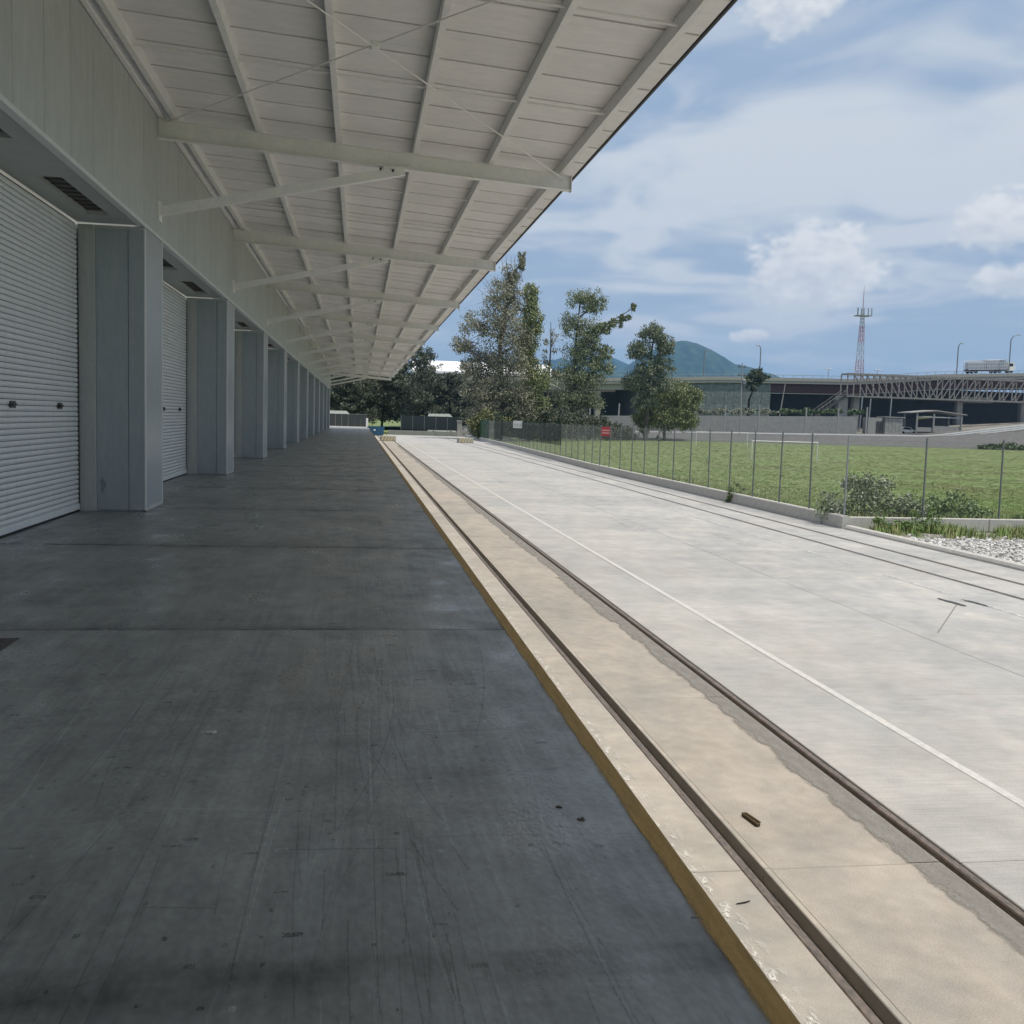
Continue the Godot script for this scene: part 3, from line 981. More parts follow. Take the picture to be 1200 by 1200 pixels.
func bay(w: Node3D, za: float, zb: float, n: int) -> void:
	var L := za - zb
	var zm := (za + zb) * 0.5
	# soffit with two vent openings
	var s := MB.new()
	s.box(Vector3(-3.69, 4.645, zm), Vector3(0.30, 0.03, L))
	s.box(Vector3(-4.33, 4.645, zm), Vector3(0.33, 0.03, L))
	var v := [[1.2, 3.85], [5.75, 8.3]]
	var edges := [0.0, 1.2, 3.85, 5.75, 8.3, L]
	for k in [0, 2, 4]:
		s.box(Vector3(-4.003, 4.645, za - (edges[k] + edges[k + 1]) * 0.5), Vector3(0.324, 0.03, edges[k + 1] - edges[k]))
	put("soffit", s.mesh(), mats.soffit, w)
	for q in v:
		var vm := MB.new()
		var ln: float = q[1] - q[0]
		vm.box(Vector3(-4.003, 5.72, za - (q[0] + q[1]) * 0.5), Vector3(0.40, 0.02, ln + 0.06))
		for e in [-1, 1]:
			vm.box(Vector3(-4.003 + e * 0.18, 5.19, za - (q[0] + q[1]) * 0.5), Vector3(0.016, 1.05, ln + 0.04))
			vm.box(Vector3(-4.003, 5.19, za - (q[0] + q[1]) * 0.5 + e * (ln * 0.5 + 0.012)), Vector3(0.34, 1.05, 0.014))
		put("soffit_vent", vm.mesh(), mats.soffit, w)
		# dark wire grille closing the opening
		var gr := MB.new()
		gr.box(Vector3(-4.003, 4.70, za - (q[0] + q[1]) * 0.5), Vector3(0.33, 0.008, ln))
		for k in 9: gr.box(Vector3(-4.003, 4.690, za - lerpf(q[0], q[1], (k + 0.5) / 9.0)), Vector3(0.33, 0.012, 0.02))
		put("vent_grille", gr.mesh(), mats.dark_steel, w)
	# roller door
	var d := Node3D.new()
	d.name = "roller_door"
	w.add_child(d, true)
	d.position = Vector3(-4.50, 0, zm)
	var prof := []
	var H := 0.078
	for k in 7:
		var t := k / 6.0
		prof.append(Vector2(0.020 * sin(PI * t) - 0.004, 0.004 + (H - 0.008) * t))
	prof.append(Vector2(-0.012, H - 0.004))
	prof.append(Vector2(-0.012, 0.004))
	var visible_door := n == -1 or n == 0
	var sm := MB.new()
	if visible_door:
		sm.extrude(prof, Vector3(0, 0, L * 0.5 - 0.10), Vector3(0, 0, -L * 0.5 + 0.10), Vector3.RIGHT, Vector3.UP)
		var mesh := sm.mesh()
		for k in 57:
			put("slat", mesh, mats.slat, d, Vector3(rng.randf_range(-0.001, 0.001), 0.13 + H * k, 0))
	else:
		for k in 57:
			sm.extrude(prof, Vector3(0, 0.13 + H * k, L * 0.5 - 0.10), Vector3(0, 0.13 + H * k, -L * 0.5 + 0.10), Vector3.RIGHT, Vector3.UP)
		put("curtain", sm.mesh(), mats.slat, d)
	put("backing", one_box(Vector3(0.02, 4.6, L)), mats.black, d, Vector3(-0.045, 2.31, 0))
	put("bottom_bar", one_box(Vector3(0.05, 0.10, L - 0.14), 0.008), mats.slat, d, Vector3(0.0, 0.08, 0))
	put("floor_seal", one_box(Vector3(0.045, 0.03, L - 0.14)), mats.black, d, Vector3(0.004, 0.015, 0))
	for q in [[za - zb - 3.3], [za - zb - 1.15]]:
		var h := MB.new()
		h.cbox(Vector3(0.026, 1.70, L * 0.5 - q[0]), Vector3(0.02, 0.09, 0.20), 0.004)
		h.cbox(Vector3(0.05, 1.70, L * 0.5 - q[0] + 0.01), Vector3(0.03, 0.03, 0.15), 0.006)
		put("latch", h.mesh(), mats.dark_steel, d)

# ---------------------------------------------------------------- fence on its kerb wall
func build_fence() -> void:
	var k := thing("kerb_wall", "low grey concrete kerb wall running along the yard under the wire fence", "wall")
	var z := -30.0
	while z > -166.0:
		var z1 := maxf(z - 9.0, -167.0)
		var a := Vector3(kerb_x(z), YARD - 0.05, z)
		var b := Vector3(kerb_x(z1), YARD - 0.05, z1 + 0.02)
		var m := MB.new()
		var hgt := 0.45
		var R := Vector3(0.24, 0, 0)
		var U := Vector3(0, hgt, 0)
		var c := Vector3(0.025, 0, 0)
		var cu := Vector3(0, -0.025, 0)
		m.extrude([Vector2(0, 0), Vector2(0, hgt - 0.025), Vector2(0.025, hgt), Vector2(0.215, hgt), Vector2(0.24, hgt - 0.025), Vector2(0.24, 0)], a, b, Vector3.RIGHT, Vector3.UP)
		put("wall_block", m.mesh(), mats.kerb, k)
		z = z1
	var k2 := thing("kerb_wall", "short pale concrete kerb wall behind the gravel and weeds at the fence corner", "wall", Vector3(15.24, YARD - 0.05, -30.1))
	for s in 4:
		var m := MB.new()
		m.cbox(Vector3(2.4 + 4.8 * s, 0.21, -0.06 - 0.001 * s), Vector3(4.78, 0.42, 0.2), 0.02)
		put("wall_block", m.mesh(), mats.kerb, k2)
	# low rounded kerb going on towards the viewer
	var kc := thing("kerb", "low rounded concrete kerb between the yard slabs and the white gravel", "kerb", Vector3(15.02, YARD - 0.05, 0))
	z = 10.0
	while z > -29.0:
		var z1 := maxf(z - 2.0, -29.9)
		var m := MB.new()
		m.extrude([Vector2(0, 0), Vector2(0.0, 0.10), Vector2(0.04, 0.16), Vector2(0.11, 0.18), Vector2(0.24, 0.17), Vector2(0.30, 0.10), Vector2(0.30, 0)], Vector3(rng.randf_range(-0.01, 0.01), 0, z), Vector3(rng.randf_range(-0.01, 0.01), 0, z1 + 0.012), Vector3.RIGHT, Vector3.UP)
		put("kerb_stone", m.mesh(), mats.kerb, kc)
		z = z1
	# chain-link fence
	var f := thing("chain_link_fence", "galvanised chain-link fence on thin grey posts in front of the grass field", "fence")
	var pm := MB.new()
	pm.tube(Vector3(0, -0.05, 0), Vector3(0, 2.5, 0), 0.03, 0.03, 8, true)
	pm.tube(Vector3(0, 2.5, 0), Vector3(0, 2.53, 0), 0.038, 0.02, 8, true)
	var post := pm.mesh()
	var pts := []
	for s in 12: pts.append(Vector3(15.12 + 2.65 * (11 - s), -1.03, -30.16))
	var zz := -30.16 - 2.5
	while zz > -166.0:
		pts.append(Vector3(kerb_x(zz) + 0.12, -1.0, zz))
		zz -= 2.5
	var wm := MB.new()
	var Hh := 2.38
	for dirn in [1.0, -1.0]:
		var s := -Hh
		while s < 1.0 * 2.6:
			var x0: float = s
			var x1: float = s + Hh
			var y0 := 0.0
			var y1 := Hh
			if x0 < 0.0:
				y0 = -x0; x0 = 0.0
			if x1 > 2.6:
				y1 = Hh - (x1 - 2.6); x1 = 2.6
			if x1 - x0 > 0.05:
				var a := Vector3(x0 / 2.6, y0, 0.0015 * dirn)
				var b := Vector3(x1 / 2.6, y1, 0.0015 * dirn)
				if dirn < 0.0:
					a.x = 1.0 - a.x; b.x = 1.0 - b.x
				a.x *= 2.5; b.x *= 2.5
				wm.tube(a, b, 0.0017, 0.0017, 3)
			s += 0.085
	for yy in [0.02, 1.2, 2.36]:
		wm.tube(Vector3(0, yy, 0.003), Vector3(2.5, yy, 0.003), 0.003, 0.003, 3)
	var wire := wm.mesh()
	for i in pts.size():
		put("post", post, mats.galv_dark if i != 11 else mats.galv, f, pts[i], Basis(Vector3(0, 0, 1), rng.randf_range(-0.012, 0.012)))
		if i + 1 < pts.size():
			var d: Vector3 = pts[i + 1] - pts[i]
			var x := d.normalized()
			var zx := x.cross(Vector3.UP).normalized()
			put("wire_mesh", wire, mats.galv_dark, f, pts[i] + Vector3(0, 0.06, 0), Basis(x * (d.length() / 2.5), Vector3.UP, zx))
	# corner brace
	# translucent teal veil added to stand for the dark view through the fence
	var veil := mat(0.07, 0.13, 0.135, 0.9)
	veil.transparency = BaseMaterial3D.TRANSPARENCY_ALPHA
	veil.albedo_color.a = 0.55
	veil.roughness = 0.9
	for q in [[-77.0, -118.0, -0.2, 1.45], [-118.0, -128.0, -0.75, 2.4]]:
		var sc := MB.new()
		var zc: float = q[0]
		while zc > q[1] + 0.1:
			var z1 := zc - 2.5
			var sag := rng.randf_range(-0.12, 0.06)
			var a := Vector3(kerb_x(zc) + 0.06, 0, zc)
			var b := Vector3(kerb_x(z1) + 0.06, 0, z1)
			sc.facen([a + Vector3(0, q[2], 0), a + Vector3(0, q[3], 0), b + Vector3(0, q[3] + sag * 0.4, 0), b + Vector3(0, q[2] + sag, 0)], Vector3.LEFT)
			zc = z1
		put("added_veil", sc.mesh(), veil, f)
	var green := mat(0.04, 0.10, 0.04, 0.9)
	green.transparency = BaseMaterial3D.TRANSPARENCY_ALPHA
	green.albedo_color.a = 0.72
	var gc := MB.new()
	gc.box(Vector3(17.02, 0.35, -143.0), Vector3(0.03, 2.5, 17.0))
	put("green_screen", gc.mesh(), green, f)
	# signs hung on the fence
	var rs := thing("sign", "red rectangular sign with white lettering on the chain-link fence", "sign", Vector3(14.86, 1.14, -60.9))
	rs.rotation.y = -PI / 2 + 0.25
	put("board", one_box(Vector3(1.25, 0.55, 0.02), 0.004), mats.red_paint, rs)
	for r in 2:
		var tm := MB.new()
		for q in 7: tm.box(Vector3(-0.42 + q * 0.14, 0.06 - r * 0.16, 0.012), Vector3(0.09, 0.06, 0.004))
		put("lettering", tm.mesh(), mats.white_paint, rs)
	var ws := thing("sign", "white sign with dark vertical marks on the far part of the chain-link fence", "sign", Vector3(15.75, 1.2, -102.0))
	ws.rotation.y = -PI / 2 + 0.25
	put("board", one_box(Vector3(2.3, 0.72, 0.02), 0.004), mats.white_paint, ws)
	var wl := MB.new()
	for q in 5: wl.box(Vector3(-0.8 + q * 0.4, -0.08, 0.012), Vector3(0.13, 0.34, 0.004))
	put("lettering", wl.mesh(), mats.galv_dark, ws)

func build_yard_end() -> void:
	var e := thing("end_wall", "low grey concrete wall closing the far end of the yard", "wall")
	for k in 5:
		put("wall_block", one_box(Vector3(2.58, 0.78, 0.3), 0.02), mats.concrete_far, e, Vector3(6.1 + 2.6 * k, YARD + 0.34, -171.0))
	var f := thing("screened_fence", "tall dark-screened fence standing behind the low wall at the yard's end", "fence")
	for k in 6:
		var x := 6.9 + 1.94 * k
		put("post", one_box(Vector3(0.08, 3.4, 0.08), 0.01), mats.galv_dark, f, Vector3(x, 0.25, -172.3))
		if k < 5: put("screen", one_box(Vector3(1.86, 2.3, 0.02)), mat(0.02, 0.03, 0.033, 0.9), f, Vector3(x + 0.97, 0.65, -172.3))
	var g := thing("panel_fence", "dark grey panel fence beyond the end of the dock", "fence")
	for k in 6:
		put("panel", one_box(Vector3(1.02, 3.1, 0.05), 0.01), mat(0.055, 0.06, 0.068, 0.8), g, Vector3(-4.4 + 1.04 * k, 0.15, -172.0))
	put("cap_rail", one_box(Vector3(6.4, 0.08, 0.1), 0.01), mats.galv_dark, g, Vector3(-1.8, 1.74, -172.0))
	var sp := thing("gate_post", "pale stone gate post at the corner of the yard", "post", Vector3(16.35, YARD - 0.05, -168.6))
	put("shaft", one_box(Vector3(0.75, 2.5, 0.6), 0.04), mats.concrete_light, sp, Vector3(0, 1.25, 0))
	put("cap", one_box(Vector3(0.95, 0.18, 0.8), 0.04), mats.concrete_light, sp, Vector3(0, 2.59, 0))
	# buffer blocks at the track ends, painted with slanting stripes
	for q in [[3.54, "striped yellow and white buffer block ending the track beside the dock"], [13.08, "striped yellow and white buffer block ending the track beside the fence"]]:
		var b := thing("buffer_stop", q[1], "buffer", Vector3(q[0], YARD, -127.2), "buffer blocks at the track ends")
		var yl := mat(0.60, 0.52, 0.30, 0.7)
		put("block", one_box(Vector3(1.9, 0.62, 1.6), 0.05), mats.concrete_light, b, Vector3(0, 0.31, 0))
		for k in 5:
			var st := MB.new()
			var x0 := -0.85 + k * 0.36
			st.facen([Vector3(x0, 0.06, 0.803), Vector3(x0 + 0.24, 0.56, 0.803), Vector3(minf(x0 + 0.42, 0.9), 0.56, 0.803), Vector3(x0 + 0.18, 0.06, 0.803)], Vector3(0, 0, 1))
			st.facen([Vector3(x0, 0.623, 0.7), Vector3(x0 + 0.2, 0.623, -0.7), Vector3(minf(x0 + 0.38, 0.9), 0.623, -0.7), Vector3(x0 + 0.18, 0.623, 0.7)], Vector3.UP)
			put("stripe", st.mesh(), yl, b)
	# blue skip
	var d := thing("skip", "blue steel waste skip parked past the end of the dock", "skip", Vector3(2.65, YARD - 0.05, -160.0))
	var bm := MB.new()
	bm.extrude([Vector2(-1.0, 0.12), Vector2(1.0, 0.12), Vector2(1.22, 1.35), Vector2(1.22, 1.5), Vector2(1.14, 1.5), Vector2(0.92, 0.2), Vector2(-0.92, 0.2), Vector2(-1.14, 1.5), Vector2(-1.22, 1.5), Vector2(-1.22, 1.35)], Vector3(0, 0, 1.6), Vector3(0, 0, -1.6), Vector3.RIGHT, Vector3.UP)
	bm.box(Vector3(0, 0.8, 1.6), Vector3(2.15, 1.25, 0.05))
	bm.box(Vector3(0, 0.8, -1.6), Vector3(2.15, 1.25, 0.05))
	put("bin", bm.mesh(), mats.blue, d)
	for x in [-0.7, 0.0, 0.7]: put("rib", one_box(Vector3(0.08, 1.2, 0.06), 0.01), mats.blue, d, Vector3(x, 0.78, 1.655))
	for x in [-0.7, 0.7]:
		put("skid", one_box(Vector3(0.14, 0.12, 3.0), 0.01), mats.dark_steel, d, Vector3(x, 0.06, 0))
	put("label", one_box(Vector3(0.3, 0.2, 0.01)), mats.white_paint, d, Vector3(-0.3, 0.9, 1.69))

# ---------------------------------------------------------------- field, weeds, gravel, small things
func scatter(called: String, mesh: Mesh, material: Material, xf: Array, cols: Array) -> MultiMeshInstance3D:
	var mm := MultiMesh.new()
	mm.transform_format = MultiMesh.TRANSFORM_3D
	mm.use_colors = true
	mm.mesh = mesh
	mm.instance_count = xf.size()
	for i in xf.size():
		mm.set_instance_transform(i, xf[i])
		mm.set_instance_color(i, cols[i])
	var o := MultiMeshInstance3D.new()
	o.name = numbered(called)
	o.multimesh = mm
	o.material_override = material
	add_child(o)
	o.set_meta("kind", "stuff")
	return o

func tuft(blades: int, spread: float, w: float) -> ArrayMesh:
	var m := MB.new()
	for k in blades:
		var a := rng.randf() * TAU
		var r := spread * sqrt(rng.randf())
		var p := Vector3(cos(a) * r, 0, sin(a) * r)
		var t := rng.randf() * TAU
		var side := Vector3(cos(t), 0, sin(t)) * w
		var lean := Vector3(rng.randfn(0, 0.22), 0, rng.randfn(0, 0.22))
		var h := rng.randf_range(0.55, 1.0)
		var p1 := p + Vector3(0, h * 0.55, 0) + lean * 0.4
		var p2 := p + Vector3(0, h, 0) + lean * 1.1
		var nn := (Vector3(-side.z, 0, side.x).normalized() * 0.5 + Vector3.UP).normalized()
		var b := m.v.size()
		for q in [p - side, p + side, p1 - side * 0.7, p1 + side * 0.7, p2]:
			m.v.append(q); m.n.append(nn)
		m.ix.append_array([b, b + 2, b + 1, b + 1, b + 2, b + 3, b + 2, b + 4, b + 3])
	for k in m.v.size(): m.c.append(Color(1, 1, 1))
	return m.mesh()

func build_field() -> void:
	# grass over the field: denser near the fence
	var xf := []
	var cs := []
	var gn := FastNoiseLite.new()
	gn.seed = 91
	gn.frequency = 0.08
	for k in 60000:
		var dz := 31.0 + 155.0 * pow(rng.randf(), 1.9)
		var x0 := kerb_x(-dz) + 0.35
		var x1 := dz * 0.80 + 4.0
		if x1 < x0 + 3.0: x1 = x0 + 8.0
		var x := lerpf(x0, x1, rng.randf())
		var nz := gn.get_noise_2d(x, dz)
		var s := rng.randf_range(0.05, 0.13) * (1.0 + 0.5 * nz)
		var wide := s * (1.6 + dz * 0.012)
		xf.append(Transform3D(Basis(Vector3.UP, rng.randf() * TAU).scaled(Vector3(wide, s, wide)), Vector3(x, -1.465, -dz)))
		var g := rng.randf_range(0.8, 1.2)
		cs.append(Color(0.14 * g, 0.23 * g, 0.045 * g).lerp(Color(0.23 * g, 0.235 * g, 0.115 * g), clampf(0.05 + (dz - 30.0) * 0.004 + nz * 1.3 + rng.randfn(0, 0.12), 0.0, 1.0)))
	tag(scatter("field_grass", tuft(14, 0.55, 0.022), mats.leaf, xf, cs), "short green grass covering the field behind the fence", "grass")
	# taller weeds along the foot of the fence and on the gravel edge
	xf = []
	cs = []
	for k in 13000:
		var x: float
		var z: float
		var s := rng.randf_range(0.18, 0.5)
		var q := rng.randf()
		if q < 0.42:
			z = -31.0 - 70.0 * pow(rng.randf(), 1.6)
			x = kerb_x(z) + 0.3 + absf(rng.randfn(0, 0.7))
			if gn.get_noise_2d(x * 3.0, z * 1.4) < -0.1: continue
		elif q < 0.6:
			z = -30.6 - absf(rng.randfn(0, 0.5))
			x = rng.randf_range(15.3, 30.0)
			s *= 1.2
		else:
			x = rng.randf_range(15.5, 27.0)
			z = -29.75 + absf(rng.randfn(0, 0.9))
			if z > -29.2 + 1.2 * gn.get_noise_2d(x * 5.0, 11.0) and rng.randf() < 0.72: continue
			if gn.get_noise_2d(x * 7.0, z * 7.0) < -0.05: continue
			s *= 0.85
		xf.append(Transform3D(Basis(Vector3.UP, rng.randf() * TAU).scaled(Vector3(s * 0.8, s, s * 0.8)), Vector3(x, -1.47, z)))
		var g := rng.randf_range(0.75, 1.25)
		cs.append(Color(0.12 * g, 0.22 * g, 0.045 * g).lerp(Color(0.30 * g, 0.29 * g, 0.13 * g), clampf(rng.randfn(0.35, 0.35), 0.0, 1.0)))
	tag(scatter("weeds", tuft(12, 0.42, 0.04), mats.leaf, xf, cs), "taller green and straw-coloured weeds along the foot of the fence", "weeds")
	# soil under the gravel
	var sm := MB.new()
	sm.box(Vector3(24.0, -1.445, -10.0), Vector3(17.4, 0.02, 39.6))
	structure(put("gravel_bed", sm.mesh(), mats.soil, self))
	var rocks := rock_mesh()
	xf = []
	cs = []
	for k in 15000:
		var x := 15.35 + 11.0 * pow(rng.randf(), 1.2)
		var z := -16.0 - 12.9 * rng.randf()
		if z < -27.7 + 0.6 * gn.get_noise_2d(x * 4.0, 3.0) and rng.randf() < 0.85: continue
		var s := rng.randf_range(0.02, 0.065)
		xf.append(Transform3D(Basis(Vector3(rng.randf(), rng.randf(), rng.randf()).normalized(), rng.randf() * TAU).scaled(Vector3(s, s * 0.8, s * 1.1)), Vector3(x, -1.43 + rng.randf() * 0.03, z)))
		var g := rng.randf_range(0.28, 0.72)
		cs.append(Color(g, g * 0.985, g * 0.95))
	var rm := mat(1, 1, 1, 0.95)
	rm.vertex_color_use_as_albedo = true
	tag(scatter("gravel", rocks, rm, xf, cs), "loose white and grey gravel beside the yard kerb", "gravel")
	# leafy shrubs at the fence corner
	shrub("shrub", "dense dusty-leaved shrub growing at the corner of the chain-link fence", Vector3(16.5, -1.46, -31.5), [[0, 0.95, 0, 1.15, 0.75, 0.8], [-1.2, 0.6, 0.1, 0.8, 0.5, 0.6], [1.0, 0.75, 0, 0.8, 0.55, 0.6], [-0.4, 1.4, 0.1, 0.7, 0.4, 0.5], [1.7, 0.5, 0.2, 0.55, 0.4, 0.5]], 6200, 0.085, Color(0.15, 0.20, 0.09), Color(0.40, 0.43, 0.34), 301)
	shrub("shrub", "smaller dark green shrub beside the fence post behind the gravel", Vector3(19.5, -1.46, -31.4), [[0, 0.8, 0, 0.8, 0.6, 0.6], [0.7, 0.5, 0.1, 0.7, 0.4, 0.5], [-0.5, 0.45, 0, 0.5, 0.35, 0.4]], 2600, 0.08, Color(0.12, 0.20, 0.07), Color(0.26, 0.33, 0.17), 302)
	shrub("shrub", "low bright green creeping shrub along the pale kerb wall", Vector3(22.6, -1.46, -31.0), [[0, 0.35, 0, 1.2, 0.3, 0.5], [1.5, 0.4, 0, 1.0, 0.35, 0.5], [-0.9, 0.3, 0.2, 0.6, 0.25, 0.4], [3.2, 0.35, 0, 1.2, 0.3, 0.5]], 2600, 0.08, Color(0.09, 0.17, 0.035), Color(0.16, 0.24, 0.07), 303)
	shrub("shrub", "small green weed bush spilling over the kerb corner", Vector3(16.0, -1.44, -29.2), [[0, 0.28, 0, 0.55, 0.26, 0.3], [0.7, 0.25, 0.1, 0.5, 0.22, 0.3], [1.5, 0.4, -0.3, 0.6, 0.35, 0.35]], 1500, 0.06, Color(0.09, 0.18, 0.035), Color(0.19, 0.26, 0.09), 304)
	shrub("shrub", "leafy weed hanging over the long kerb wall", Vector3(15.1, -1.4, -39.5), [[0, 0.5, 0, 0.35, 0.3, 0.8], [-0.2, 0.2, -0.3, 0.2, 0.3, 0.6]], 700, 0.07, Color(0.09, 0.15, 0.04), Color(0.2, 0.23, 0.11), 305)
	# bits of wood lying about
	var st := thing("wood_offcut", "short brown stick of wood lying on the slab between the rails", "stick", Vector3(3.105, YARD + 0.002, -7.45), "", 0.14)
	var wm := MB.new()
	wm.cbox(Vector3(0, 0.014, 0), Vector3(0.035, 0.024, 0.24), 0.004)
	wm.cbox(Vector3(0.012, 0.03, 0.01), Vector3(0.018, 0.012, 0.20), 0.003, Basis(Vector3.UP, 0.06))
	put("stick", wm.mesh(), tex(mat(0.17, 0.12, 0.055, 0.9), mats.dirt_tex, Vector3(3, 3, 3)), st)
	var tw := thing("twig", "thin dark twig lying on the pale strip next to the dock", "twig", Vector3(2.53, YARD + 0.002, -6.12), "", 0.3)
	var tm := MB.new()
	tm.tube(Vector3(-0.055, 0.006, 0), Vector3(0.01, 0.007, 0.006), 0.004, 0.005, 5, true)
	tm.tube(Vector3(0.01, 0.007, 0.006), Vector3(0.055, 0.006, 0), 0.005, 0.003, 5, true)
	put("stem", tm.mesh(), mats.bark_dark, tw)
	# crumbs of plaster and grit on the dock
	for q in [[-0.74, -5.46, 0.028, "pale crumb of plaster on the dock floor"], [0.97, -4.16, 0.016, "small curled leaf scrap near the yellow dock edge"], [0.90, -4.30, 0.014, "small dark grit lump near the yellow dock edge"]]:
		var cr := thing("debris", q[3], "debris", Vector3(q[0], 0.0, q[1]))
		var dm := MB.new()
		for k in 5: dm.cbox(Vector3(rng.randfn(0, q[2] * 0.5), q[2] * 0.2, rng.randfn(0, q[2] * 0.3)), Vector3(q[2], q[2] * 0.36, q[2] * 0.7), q[2] * 0.1, Basis(Vector3.UP, rng.randf() * 6.0))
		put("crumb", dm.mesh(), mats.lime if q[2] > 0.02 else mats.bark, cr)
	# football goals on the field
	goal(Vector3(37.1, -1.46, -93.4), 6.6, 1.8, "white football goal standing nearer the fence on the grass field")
	goal(Vector3(50.3, -1.46, -149.0), 8.1, 2.15, "white football goal at the far side of the grass field")

func goal(at: Vector3, w: float, h: float, label: String) -> void:
	var g := thing("football_goal", label, "goal", at, "goals on the field")
	var r := 0.045
	for x in [0.0, w]:
		var m := MB.new()
		m.tube(Vector3(x, 0, 0), Vector3(x, h, 0), r, r, 8, true)
		put("goal_post", m.mesh(), mats.white_paint, g)
		var b := MB.new()
		b.tube(Vector3(x, h, 0), Vector3(x, 0, -1.4), 0.03, 0.03, 6)
		put("back_stay", b.mesh(), mats.white_paint, g)
	var c := MB.new()
	c.tube(Vector3(-r, h, 0), Vector3(w + r, h, 0), r, r, 8, true)
	put("crossbar", c.mesh(), mats.white_paint, g)

func rock_mesh() -> ArrayMesh:
	var m := MB.new()
	var p := []
	for k in 6:
		var v := Vector3.ZERO
		v[k / 2] = 1.0 if k % 2 else -1.0
		p.append(v * rng.randf_range(0.8, 1.15) + Vector3(rng.randfn(0, 0.15), rng.randfn(0, 0.15), rng.randfn(0, 0.15)))
	for a in [0, 1]:
		for b in [2, 3]:
			for c in [4, 5]: m.face([p[a], p[b], p[c]], Vector3.ZERO)
	for k in m.v.size(): m.c.append(Color(1, 1, 1))
	return m.mesh()

# ---------------------------------------------------------------- leaves and trees
func leaves(m: MB, clumps: Array, count: int, size: float, ca: Color, cb: Color, r: RandomNumberGenerator, droop := 0.3) -> void:
	var vol := 0.0
	for c in clumps: vol += c[3] * c[4] * c[5]
	for c in clumps:
		var ce := Vector3(c[0], c[1], c[2])
		var rad := Vector3(c[3], c[4], c[5])
		var nl := int(count * rad.x * rad.y * rad.z / vol * 0.5 + count * 0.5 / clumps.size())
		var subs := []
		var ns := maxi(6, int(nl / 45.0))
		for k in ns:
			var q := Vector3(r.randfn(0, 1), r.randfn(0, 1), r.randfn(0, 1)).normalized() * pow(r.randf(), 0.45)
			subs.append(q * rad * 0.95)
		for k in nl:
			var sc: Vector3 = subs[r.randi() % ns]
			var p := ce + sc + Vector3(r.randfn(0, 0.17), r.randfn(0, 0.15), r.randfn(0, 0.17)) * rad.lerp(Vector3.ONE * minf(rad.x, minf(rad.y, rad.z)), 0.6)
			var s := size * r.randf_range(0.6, 1.3)
			var u := Vector3(r.randfn(0, 1), r.randfn(0, 1) - droop * 2.0, r.randfn(0, 1)).normalized()
			var w := u.cross(Vector3(r.randfn(0, 1), r.randfn(0, 1), r.randfn(0, 1))).normalized() * s * 0.36
			var nn := u.cross(w).normalized()
			if nn.y < 0.0:
				nn = -nn; w = -w
			var b := m.v.size()
			m.v.append(p - u * s * 0.6); m.v.append(p + w); m.v.append(p + u * s * 0.6); m.v.append(p - w)
			var col := ca.lerp(cb, clampf(r.randfn(0.45, 0.3), 0.0, 1.0))
			for q in 4:
				m.n.append(nn); m.c.append(col)
			m.ix.append_array([b, b + 1, b + 2, b, b + 2, b + 3])

func shrub(called: String, label: String, at: Vector3, clumps: Array, count: int, size: float, ca: Color, cb: Color, sd: int, group := "") -> Node3D:
	var r := RandomNumberGenerator.new()
	r.seed = sd
	var t := thing(called, label, "shrub", at, group)
	var m := MB.new()
	leaves(m, clumps, count, size, ca, cb, r, 0.1)
	put("foliage", m.mesh(), mats.leaf, t)
	var s := MB.new()
	for c in clumps:
		s.tube(Vector3(c[0] * 0.5, -0.04, c[2] * 0.5), Vector3(c[0], c[1], c[2]), 0.018, 0.008, 5)
	put("stems", s.mesh(), mats.bark, t)
	return t

